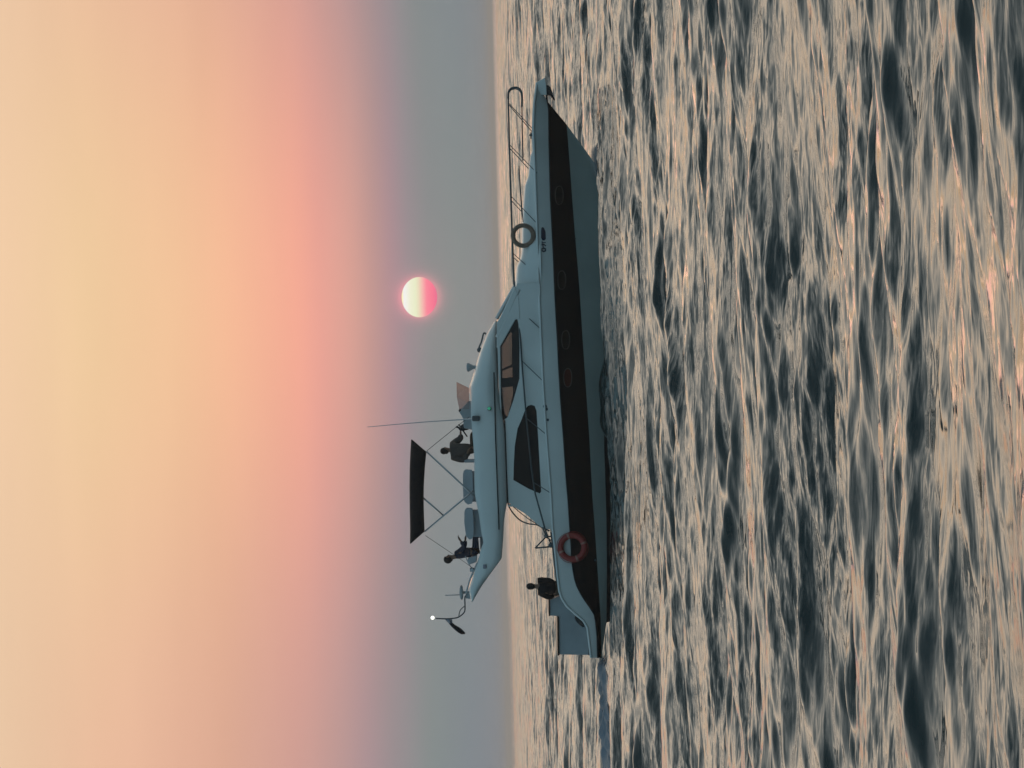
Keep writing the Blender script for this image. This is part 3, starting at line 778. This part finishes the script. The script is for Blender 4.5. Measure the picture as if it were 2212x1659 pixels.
for side in (-1, 1):                                            # closed loop at the front
    bm = bmesh.new()
    tube(bm, smooth_path([rail_pt(x, y, side) for x, y in ((1098, 212), (1098.5, 199), (1104, 191), (1115, 189), (1124, 194), (1127.5, 206), (1127.5, 228))]), 0.026, 8)
    link_bm('pulpit_loop', bm, MT['dark_steel'], yacht, True)
for (x0, y0, x1, y1) in ((1100, 224, 1150, 278), (1101, 313, 1160, 374), (1105, 425, 1163, 486), (1109, 548, 1163, 597), (1118.5, 666, 1168, 711), (1127, 779, 1173.5, 824), (1137, 903, 1179, 938), (1153, 1042, 1192, 1067)):
    for side in (-1, 1):
        bm = bmesh.new(); tube(bm, [rail_pt(x0, y0, side), rail_pt(x1, y1, side, 0.02)], 0.012, 6)
        link_bm('stanchion', bm, MT['dark_steel'], yacht, True)
bm = bmesh.new(); box(bm, P(1150, 292, -0.35), (0.05, 0.12, 0.16)); tube(bm, [P(1147, 286, -0.35), P(1147, 300, -0.35)], 0.02, 6)
link_bm('deck_cleat', bm, MT['dark_steel'], yacht)

# aft deck: curved hand rails, bracket, side rail
polepair([(1096, 1083), (1103, 1101), (1121, 1122), (1140, 1131), (1160, 1134), (1175, 1143)], 0.018, 'hand_rail', 'dark_steel', (-1.7, 1.7), True)
polepair([(1104, 1090), (1122, 1106), (1143, 1122), (1160, 1132)], 0.012, 'hand_rail', 'dark_steel', (-1.55, 1.55), True)
for yl in (-1.95,):
    bm = bmesh.new()
    for a, b_ in (((1173, 1142), (1181, 1160)), ((1181, 1160), (1190, 1168)), ((1181, 1158), (1156, 1184)), ((1156, 1184), (1190, 1181)), ((1181, 1160), (1194, 1158)), ((1186, 1166), (1197, 1190)), ((1171, 1140), (1187, 1147))):
        tube(bm, [P(*a, yl), P(*b_, yl)], 0.022, 6)
    ball(bm, P(1180, 1158, yl), (0.06, 0.05, 0.06), 10); ball(bm, P(1190, 1178, yl), (0.07, 0.05, 0.07), 10)
    link_bm('folding_bracket', bm, MT['dark_steel'], yacht, True)
polepair([(1190, 1150), (1195, 1190), (1200, 1235), (1204, 1262)], 0.022, 'aft_side_rail', 'dark_steel', (-2.0, 2.0))

# stern: swim platform and locker block
bm = bmesh.new()
prism(bm, [(1289, 1330), (1286, 1400), (1287, 1422), (1296, 1422), (1296, 1330)], -1.95, 1.95)
link_bm('swim_platform', bm, MT['gelcoat'], yacht, bevel=0.02)
bm = bmesh.new()
prism(bm, [(1187, 1296), (1187.5, 1330), (1206, 1331), (1208, 1414), (1272, 1415), (1272, 1345), (1240, 1300), (1215, 1285)], -1.7, 1.7)
lk = link_bm('transom_locker', bm, MT['locker'], yacht, bevel=0.012)
bm = bmesh.new()
prism(bm, [(1203.5, 1331.5), (1204.5, 1416), (1208.5, 1416), (1207.5, 1331.5)], -1.73, 1.73)
prism(bm, [(1185, 1296), (1185.5, 1331), (1188, 1331), (1187.5, 1296)], -1.73, 1.73)
prism(bm, [(1270, 1350), (1271.5, 1416), (1276, 1416), (1275, 1350)], -1.73, 1.73)
link_bm('locker_trim', bm, MT['black_band'], lk)

# ------------------------------------------------------------------ things on the yacht
def ring_pts(c, r, n=48):
    return [c + Vector((math.cos(2 * math.pi * k / n) * r, 0, math.sin(2 * math.pi * k / n) * r)) for k in range(n)]
c = P(1236.5, 1182, -hull_y(1236, 1182)); c.y -= 0.10
lb = empty('lifebuoy', c - Vector((0, 0, 0.39)))
tag(lb, 'orange red lifebuoy with pale tape bands hung on the black hull band near the stern', 'lifebuoy')
bm = bmesh.new(); tube(bm, ring_pts(c, 0.308), 0.078, 14, closed=True); link_bm('ring', bm, MT['orange'], lb, True)
for a in (20, 110, 200, 290):
    bm = bmesh.new(); ps = [c + Vector((math.cos(R(a + k)) * 0.308, 0, math.sin(R(a + k)) * 0.308)) for k in (-5, -2, 2, 5)]
    tube(bm, ps, 0.081, 14); link_bm('tape_band', bm, MT['tape'], lb, True)
bm = bmesh.new()
for a in range(4):
    ps = []
    for k in range(9):
        t_ = R(20 + a * 90 + k * 90 / 8); rr_ = 0.392 + 0.02 * math.sin(k / 8 * math.pi)
        ps.append(c + Vector((math.cos(t_) * rr_, -0.01, math.sin(t_) * rr_)))
    tube(bm, ps, 0.008, 6)
link_bm('grab_line', bm, MT['orange'], lb, True)

c = P(1130, 509, -rail_w(509) - 0.06)
fr_ = empty('ring_fender', c - Vector((0, 0, 0.33)))
tag(fr_, 'brown rope wound ring hung on the bow rail of the yacht', 'ring')
bm = bmesh.new()
tube(bm, ring_pts(c, 0.265), 0.056, 12, closed=True)
for k in range(60):
    t_ = 2 * math.pi * k / 60; cc = c + Vector((math.cos(t_) * 0.265, 0, math.sin(t_) * 0.265))
    er = Vector((math.cos(t_), 0, math.sin(t_)))
    tube(bm, [cc + er * math.cos(a) * 0.060 + Vector((0, 1, 0)) * math.sin(a) * 0.060 for a in np.linspace(0, 2 * math.pi, 9)[:-1]], 0.008, 4, closed=True)
link_bm('ring', bm, MT['ring_brown'], fr_, True)
bm = bmesh.new()
tube(bm, [c + Vector((0.0, 0.02, 0.32)), c + Vector((0.03, 0.08, 0.26)), c + Vector((0, 0.0, 0.2))], 0.01, 6)
tube(bm, smooth_path([c + Vector((0.1, 0.0, 0.24)), c + Vector((0.13, -0.01, 0.33))]), 0.008, 6)
link_bm('lashing', bm, MT['rope'], fr_)

# dark fender at the stern corner
bm = bmesh.new()
cf = P(1255, 1340, -1.85)
axis = (P(1248, 1334, -1.85) - P(1265, 1352, -1.85)).normalized()
lathe(bm, cf - axis * 0.2, [(0.03, 0), (0.09, 0.04), (0.11, 0.12), (0.11, 0.26), (0.085, 0.35), (0.03, 0.39)], 16, axis)
f_ = link_bm('fender', bm, MT['trim'], None, True, origin=cf); tag(f_, 'black rounded fender lying against the stern corner beside the grey locker', 'fender')

# flag
fl = empty('flag', P(976, 1338, 0.0))
tag(fl, 'limp dark flag hanging from the bent staff behind the flybridge', 'flag')
spine_a = [(961, 1337.5), (967.5, 1345), (975, 1353), (983, 1360.5), (990, 1366), (997, 1370), (1004, 1370)]
spine_b = [(977, 1338), (977.5, 1345), (983, 1350), (988.5, 1353), (994, 1357), (1000, 1362), (1005, 1368)]
def flag_piece(i0, i1):
    bm = bmesh.new(); g_ = []
    for i in np.linspace(i0, i1, 13):
        a = (np.interp(i, range(7), [p[0] for p in spine_a]), np.interp(i, range(7), [p[1] for p in spine_a]))
        b_ = (np.interp(i, range(7), [p[0] for p in spine_b]), np.interp(i, range(7), [p[1] for p in spine_b]))
        row = []
        for k in range(13):
            u = k / 12
            yl = 0.05 * math.sin(u * 9 + i * 0.8) * min(1, i * 0.6 + 0.2)
            row.append(bm.verts.new(P(a[0] + (b_[0] - a[0]) * u, a[1] + (b_[1] - a[1]) * u, yl)))
        g_.append(row)
    for A, B in zip(g_, g_[1:]):
        for k in range(12): bm.faces.new((A[k], A[k + 1], B[k + 1], B[k]))
    return bm
for i0, i1, m_, nm in ((0, 1.2, 'flag_pale', 'hoist_panel'), (1.2, 6, 'flag', 'fly_panel')):
    o = link_bm(nm, flag_piece(i0, i1), MT[m_], fl, True)
    md = o.modifiers.new('solid', 'SOLIDIFY'); md.thickness = 0.008

# ------------------------------------------------------------------ sea haze
HZ = 2.3e-4
bm = bmesh.new(); box(bm, (0, 6950, 4.5), (56000, 14300, 11.0))
hzm = bpy.data.materials.new('sea haze'); hzm.use_nodes = True; t = hzm.node_tree; t.nodes.clear()
pv = N(t, 'ShaderNodeVolumePrincipled'); pv.inputs['Density'].default_value = HZ; pv.inputs['Color'].default_value = (1.0, 0.99, 0.98, 1); pv.inputs['Anisotropy'].default_value = 0.55
ov = N(t, 'ShaderNodeOutputMaterial'); t.links.new(pv.outputs[0], ov.inputs['Volume'])
hz = link_bm('haze', bm, hzm, None, origin=Vector((0, 6950, -1))); hz['kind'] = 'stuff'

# ------------------------------------------------------------------ people
def skinned(name, chains, mats, parent=None, origin=None, sub=2):
    """chains: lists of (point, (rx, ry)); chains that share a point join there. Returns a real mesh object"""
    bm = bmesh.new(); layer = bm.verts.layers.skin.verify(); known = {}
    root = None
    for ch in chains:
        prev = None
        for p, r_ in ch:
            key = tuple(round(v, 4) for v in p)
            if key not in known:
                v = bm.verts.new(p); rr_ = r_ if isinstance(r_, tuple) else (r_, r_)
                v[layer].radius = rr_; known[key] = v
                if root is None: root = v; v[layer].use_root = True
            v = known[key]
            if prev is not None and prev is not v:
                if not bm.edges.get((prev, v)): bm.edges.new((prev, v))
            prev = v
    base = wloc(parent) if parent is not None else Vector(origin)
    bmesh.ops.translate(bm, verts=bm.verts, vec=-base)
    me = bpy.data.meshes.new(name); bm.to_mesh(me); bm.free()
    tmp = bpy.data.objects.new('tmp', me); COL.objects.link(tmp)
    md = tmp.modifiers.new('s', 'SKIN'); md.use_smooth_shade = True
    ms = tmp.modifiers.new('d', 'SUBSURF'); ms.levels = sub; ms.render_levels = sub
    dg = bpy.context.evaluated_depsgraph_get()
    me2 = bpy.data.meshes.new_from_object(tmp.evaluated_get(dg))
    bpy.data.objects.remove(tmp); me2.name = name
    me2.materials.clear()
    for m in (mats if isinstance(mats, (list, tuple)) else [mats]): me2.materials.append(m)
    for p in me2.polygons: p.use_smooth = True
    o = bpy.data.objects.new(name, me2); COL.objects.link(o)
    if parent is not None: o.parent = parent
    else: o.location = base
    return o
def hand_chains(wrist, direction, up, r=0.009):
    d_ = direction.normalized(); s_ = d_.cross(up).normalized(); n_ = s_.cross(d_)
    palm = wrist + d_ * 0.055
    out = [[(wrist, (0.022, 0.026)), (palm, (0.018, 0.036))]]
    for k, (o_, l) in enumerate(((-0.033, 0.062), (-0.011, 0.074), (0.011, 0.070), (0.033, 0.052))):
        b0 = palm + d_ * 0.028 + s_ * o_
        p1 = b0 + d_ * l * 0.45 - n_ * 0.006; p2 = p1 + (d_ * 0.8 - n_ * 0.6) * l * 0.33; p3 = p2 + (d_ * 0.3 - n_ * 0.95) * l * 0.28
        out.append([(palm, (0.018, 0.036)), (b0, 0.011), (p1, r), (p2, r * 0.9), (p3, r * 0.75)])
    t0 = wrist + d_ * 0.03 - s_ * 0.034
    out.append([(wrist, (0.022, 0.026)), (t0, 0.013), (t0 + (d_ - s_ * 0.5).normalized() * 0.035 - n_ * 0.01, 0.011), (t0 + (d_ * 1.0 - s_ * 0.15).normalized() * 0.065 - n_ * 0.02, 0.008)])
    return out
def person(root_loc, label, J, top_m, leg_m, front, hair=True, bulk=1.0, hair_s=1.0, group=None):
    """J: joints in world metres; head, neck, chest, waist, pelvis, and per side shoulder, elbow, wrist, hip, knee, ankle, toe"""
    o0 = root_loc
    H, Nk, C_, W_, Pv = J['head'], J['neck'], J['chest'], J['waist'], J['pelvis']
    up = (H - Nk).normalized(); side = up.cross(front).normalized(); fr_v = side.cross(up)
    ch = [[(Pv, (0.15, 0.12)), (W_, (0.135, 0.105)), (C_, (0.165, 0.12)), (Nk - up * 0.03, (0.07, 0.065)), (Nk + up * 0.03, (0.055, 0.055)), (H - up * 0.055 + fr_v * 0.012, (0.062, 0.072)),
           (H, (0.074, 0.088)), (H + up * 0.06, (0.07, 0.082)), (H + up * 0.10, (0.038, 0.045))]]
    jacket = [[(Pv + up * 0.02, (0.165, 0.135)), (W_, (0.15, 0.125)), (C_, (0.18, 0.138)), (Nk - up * 0.035, (0.085, 0.08))]]
    jacket = [[(p_, tuple(v * bulk for v in r_)) for p_, r_ in c_] for c_ in jacket]
    trous = [[(Pv, (0.165, 0.135)), (Pv + (W_ - Pv) * 0.4, (0.155, 0.125))]]
    for s in 'LR':
        S, E, Wr = J['sh' + s], J['el' + s], J['wr' + s]
        ch.append([(C_, (0.165, 0.12)), (S, 0.058), ((S + E) / 2, 0.047), (E, 0.038), ((E + Wr) / 2, 0.034), (Wr, (0.022, 0.026))])
        ch += hand_chains(Wr, (Wr - E), Vector((0, 0, 1)) if abs((Wr - E).normalized().z) < 0.8 else fr_v)
        jacket.append([(C_, (0.18 * bulk, 0.138 * bulk)), (S, 0.082 * bulk), ((S + E) / 2, 0.070 * bulk), (E, 0.060 * bulk), ((E + Wr) / 2, 0.053 * bulk), (E + (Wr - E) * 0.88, 0.044)])
        Hp, K, A_, T_ = J['hp' + s], J['kn' + s], J['an' + s], J['to' + s]
        ch.append([(Pv, (0.15, 0.12)), (Hp, 0.085), ((Hp + K) / 2, 0.072), (K, 0.055), (K + (A_ - K) * 0.35, 0.052), (A_, 0.036), (T_, (0.042, 0.03))])
        trous.append([(Pv, (0.165, 0.135)), (Hp, 0.105), ((Hp + K) / 2, 0.09), (K, 0.072), ((K + A_) / 2, 0.066), (K + (A_ - K) * 0.93, 0.055)])
    body = skinned('person', ch, MT['skin'], None, o0)
    tag(body, label, 'person', group)
    # face on the same mesh: nose, ears, brow sockets
    bm = bmesh.new(); bm.from_mesh(body.data)
    def addb(c_, s_): ball(bm, c_ - Vector(o0), s_, 10)
    addb(H + fr_v * 0.088 - up * 0.01, (0.013, 0.013, 0.02))
    for q_ in (-1, 1): addb(H + side * q_ * 0.076 - up * 0.005, (0.016, 0.016, 0.026))
    bm.to_mesh(body.data); bm.free()
    skinned('jacket' if top_m != 'grey_cloth' else 'shirt', jacket, MT[top_m], body)
    skinned('trousers', trous, MT[leg_m], body)
    bm = bmesh.new(); rot = side.to_track_quat('X', 'Z')
    m3 = Matrix((side, fr_v, up)).transposed()
    ball(bm, H + up * 0.035 - fr_v * 0.018 * hair_s, (0.086 * hair_s, 0.094 * hair_s, 0.094 * hair_s), 18, rot=m3)
    for v in list(bm.verts):
        rel = v.co - H
        if rel.dot(fr_v) > 0.062 and rel.dot(up) < 0.06: v.co -= fr_v * 0.06
    for q_ in (0,):
        ball(bm, H - fr_v * 0.055 - up * 0.03, (0.07, 0.045, 0.06), 14, rot=m3)
    link_bm('hair', bm, MT['hair'], body, True)
    for q_ in (-1, 1):
        bm = bmesh.new(); ball(bm, H + fr_v * 0.078 + side * q_ * 0.03 + up * 0.012, (0.011, 0.011, 0.008), 8); link_bm('eye', bm, MT['hair'], body, True)
    bm = bmesh.new(); ball(bm, H + fr_v * 0.078 - up * 0.052, (0.02, 0.012, 0.005), 8, rot=m3); link_bm('mouth', bm, MT['hair'], body, True)
    for s in 'LR':
        bm = bmesh.new(); A_, T_ = J['an' + s], J['to' + s]
        dirv = (T_ - A_); ball(bm, A_ + dirv * 0.5 - Vector((0, 0, 0.01)), (0.048, 0.048, 0.048), 12)
        tube(bm, [A_ - dirv * 0.15, A_ + dirv * 0.5, T_ + dirv * 0.15], 0.052, 10, r2=0.036)
        link_bm('shoe', bm, MT['trim'], body, True)
    return body
V3 = Vector
# helmsman, seated, seen from behind and to the side, arms forward to the wheel
h = P(961.5, 973, -0.45)
u = V3((0, 0, 1))
def rel(p, dx=0, dy=0, dz=0): return p + V3((dx, dy, dz))
J = dict(head=h, neck=rel(h, 0, 0, -0.15), chest=rel(h, 0.02, 0.0, -0.33), waist=rel(h, 0.0, 0, -0.55), pelvis=rel(h, -0.04, 0, -0.72))
J.update(shL=rel(h, 0.18, 0.08, -0.235), elL=rel(h, 0.31, 0.0, -0.42), wrL=rel(h, 0.42, 0.05, -0.42),
         shR=rel(h, -0.19, -0.1, -0.245), elR=rel(h, -0.27, -0.16, -0.50), wrR=rel(h, -0.05, -0.28, -0.60))
J.update(hpL=rel(h, 0.02, 0.1, -0.76), knL=rel(h, 0.42, 0.12, -0.72), anL=rel(h, 0.50, 0.12, -1.12), toL=rel(h, 0.62, 0.12, -1.14),
         hpR=rel(h, 0.0, -0.1, -0.76), knR=rel(h, 0.40, -0.12, -0.72), anR=rel(h, 0.42, -0.12, -1.12), toR=rel(h, 0.54, -0.12, -1.14))
person(rel(h, 0, 0, -1.14), 'person in a charcoal shirt seated at the flybridge helm under the bimini', J, 'grey_cloth', 'brown_cloth', V3((0.8, 0.6, 0)).normalized(), bulk=1.5)
bm = bmesh.new(); q0 = J['pelvis']
box(bm, rel(q0, 0.05, 0, -0.14), (0.5, 0.5, 0.09)); box(bm, rel(q0, -0.25, 0, 0.05), (0.09, 0.5, 0.34)); tube(bm, [rel(q0, 0.05, 0, -0.18), rel(q0, 0.05, 0, -0.55)], 0.05)
link_bm('helm_seat', bm, MT['vinyl'], yacht, bevel=0.03)
# person lounging aft on the flybridge, one arm over the seat back, facing the bow
h = P(970, 1206, -0.75)
J = dict(head=h, neck=rel(h, 0.03, 0, -0.14), chest=rel(h, 0.10, 0, -0.30), waist=rel(h, 0.16, 0, -0.50), pelvis=rel(h, 0.12, 0, -0.66))
J.update(shL=rel(h, 0.12, 0.17, -0.24), elL=rel(h, 0.3, 0.25, -0.42), wrL=rel(h, 0.48, 0.2, -0.44),
         shR=rel(h, 0.13, -0.15, -0.25), elR=rel(h, 0.30, -0.26, -0.42), wrR=rel(h, 0.47, -0.30, -0.31))
J.update(hpL=rel(h, 0.16, 0.1, -0.70), knL=rel(h, 0.58, 0.12, -0.70), anL=rel(h, 0.72, 0.12, -0.98), toL=rel(h, 0.84, 0.12, -0.98),
         hpR=rel(h, 0.16, -0.1, -0.70), knR=rel(h, 0.56, -0.14, -0.72), anR=rel(h, 0.66, -0.14, -1.02), toR=rel(h, 0.79, -0.14, -1.02))
person(rel(h, 0.12, 0, -0.8), 'person in navy clothes lounging on the aft end of the flybridge, arm over the seat', J, 'navy_cloth', 'navy_cloth', V3((1, -0.15, 0.15)).normalized(), bulk=1.12, hair_s=1.22)
# person sitting on the gunwale at the stern, back to the camera
h = P(1147.5, 1266.5, -1.95)
J = dict(head=h, neck=rel(h, -0.01, 0, -0.14), chest=rel(h, -0.04, 0.0, -0.33), waist=rel(h, -0.06, 0, -0.52), pelvis=rel(h, -0.08, 0.02, -0.66))
J.update(shL=rel(h, 0.14, 0.0, -0.25), elL=rel(h, 0.15, -0.05, -0.48), wrL=rel(h, 0.04, 0.06, -0.66),
         shR=rel(h, -0.20, 0.0, -0.25), elR=rel(h, -0.31, 0.0, -0.47), wrR=rel(h, -0.25, 0.18, -0.60))
J.update(hpL=rel(h, 0.02, 0.08, -0.68), knL=rel(h, 0.05, 0.48, -0.66), anL=rel(h, 0.05, 0.50, -1.08), toL=rel(h, 0.05, 0.62, -1.1),
         hpR=rel(h, -0.18, 0.08, -0.68), knR=rel(h, -0.20, 0.48, -0.66), anR=rel(h, -0.20, 0.50, -1.08), toR=rel(h, -0.20, 0.62, -1.1))
person(rel(h, -0.07, 0.1, -0.76), 'person in black sitting on the stern gunwale beside the grey locker', J, 'black_cloth', 'brown_cloth', V3((0.2, 1, 0)).normalized(), bulk=1.2)

# ------------------------------------------------------------------ wake foam behind the stern and spray at the bow
def foam_mat(name, col, dens, sc, con=3.0):
    m = bpy.data.materials.new(name); m.use_nodes = True; t = m.node_tree; b = t.nodes['Principled BSDF']
    b.inputs['Base Color'].default_value = (*col, 1); b.inputs['Roughness'].default_value = 0.6; b.inputs['Specular IOR Level'].default_value = 0.2
    tcn = N(t, 'ShaderNodeTexCoord'); mp = N(t, 'ShaderNodeMapping'); mp.inputs['Scale'].default_value = sc
    t.links.new(tcn.outputs['Object'], mp.inputs[0])
    nz = N(t, 'ShaderNodeTexNoise'); nz.inputs['Scale'].default_value = 1.0; nz.inputs['Detail'].default_value = 7; nz.inputs['Roughness'].default_value = 0.65
    nz.inputs['Distortion'].default_value = 0.8
    t.links.new(mp.outputs[0], nz.inputs['Vector'])
    vc = N(t, 'ShaderNodeAttribute', attribute_name='cover')
    f = M_(t, 'ADD', M_(t, 'MULTIPLY', M_(t, 'SUBTRACT', nz.outputs['Fac'], 0.5), con), M_(t, 'SUBTRACT', M_(t, 'MULTIPLY', vc.outputs['Fac'], 2.0), 0.9))
    f = M_(t, 'MULTIPLY', M_(t, 'MINIMUM', M_(t, 'MAXIMUM', f, 0.0), 1.0), dens)
    t.links.new(f, b.inputs['Alpha']); return m
def foam_sheet(name, x0, x1, y0, y1, nx, ny, hfun, cover, m, label=None):
    xs = np.linspace(x0, x1, nx); ys = np.linspace(y0, y1, ny)
    X, Y = np.meshgrid(xs, ys); dx, dy, dz = waves(X, Y, np.full_like(X, 0.34))
    Zf = dz + boat_water(X, Y) + 0.02 + hfun(X, Y)
    me = bpy.data.meshes.new(name)
    ox, oy = (x0 + x1) / 2, (y0 + y1) / 2
    V = np.stack([X + dx - ox, Y + dy - oy, Zf], -1).reshape(-1, 3)
    id_ = np.arange(nx * ny).reshape(ny, nx)
    F = np.stack([id_[:-1, :-1], id_[:-1, 1:], id_[1:, 1:], id_[1:, :-1]], -1).reshape(-1, 4)
    me.from_pydata(V.tolist(), [], F.tolist()); 
    at = me.attributes.new('cover', 'FLOAT', 'POINT'); at.data.foreach_set('value', cover(X, Y).ravel().astype(np.float32))
    for p in me.polygons: p.use_smooth = True
    me.materials.append(m); o = bpy.data.objects.new(name, me); COL.objects.link(o); o.location = (ox, oy, 0); o['kind'] = 'stuff'
    if label: o['label'] = label
    return o
def tl(x): return 0
wx1 = STERN.x + 0.3; wx0 = wx1 - 16
def wake_h(X, Y):
    t_ = wx1 - X
    return 0.05 + 0.30 * np.exp(-((Y - YC) / 1.5) ** 2) * np.clip(t_ / 0.5, 0, 1) * np.exp(-t_ / 9) * (1 + 0.35 * np.sin(X * 5 + Y * 3) * np.sin(X * 2.1 - Y * 7)) + 0.03 * np.sin(X * 9 + Y * 2) * np.sin(Y * 8 - X * 3)
wake = foam_sheet('wake_foam', wx0, wx1, YC - 2.6, YC + 2.6, 360, 90, wake_h, lambda X, Y: np.exp(-((Y - YC) / 1.7) ** 4) * np.clip((wx1 - X) / 0.5, 0, 1),
                  foam_mat('wake foam', (0.22, 0.26, 0.31), 0.88, (0.9, 2.2, 3)), 'bluish churned wake trailing behind the stern')
# spray mist thrown off the bow
mist = foam_mat('spray mist', (0.34, 0.33, 0.34), 0.75, (1.6, 1.6, 2.0), 1.3)
me = bpy.data.meshes.new('bow_wave_mist'); vs = []; fs = []; cov = []
o0 = P(1320, 380, 0)
NA, NB = 50, 14
for side in (-1, 1):
    for lay in range(3):
        b0 = len(vs)
        for i in range(NA):
            u = i / (NA - 1); y_ = 312 + u * (150 - 25 * lay)
            hb = max(0.02, hull_y(1290, y_))
            top = (0.62 - 0.12 * lay) * math.sin(math.pi * min(1, u * 2.2 + 0.12) / 2) * math.exp(-u * 2.0) + 0.10
            for j in range(NB):
                w = j / (NB - 1)
                p = P(1320, y_, -hb)
                off = 0.04 + (0.12 + 0.16 * lay) * (1 - w) ** 0.6 + 0.5 * u * (1 - w) + 0.10 * w * w
                vs.append((p.x - o0.x + 0.05 * math.sin(j + i * 0.7 + lay), YC + side * (hb + off) - o0.y, top * w - 0.03))
                cov.append(1.25 * (1 - w) ** 0.5 * (1 - u) ** 0.4 + 0.05)
        for i in range(NA - 1):
            for j in range(NB - 1):
                a = b0 + i * NB + j; fs.append((a, a + 1, a + NB + 1, a + NB))
me.from_pydata(vs, [], fs); at = me.attributes.new('cover', 'FLOAT', 'POINT'); at.data.foreach_set('value', cov)
for p in me.polygons: p.use_smooth = True
me.materials.append(mist); mo = bpy.data.objects.new('bow_mist', me); COL.objects.link(mo); mo.location = (o0.x, o0.y, 0); mo['kind'] = 'stuff'
print('verts', len(V), 'done')
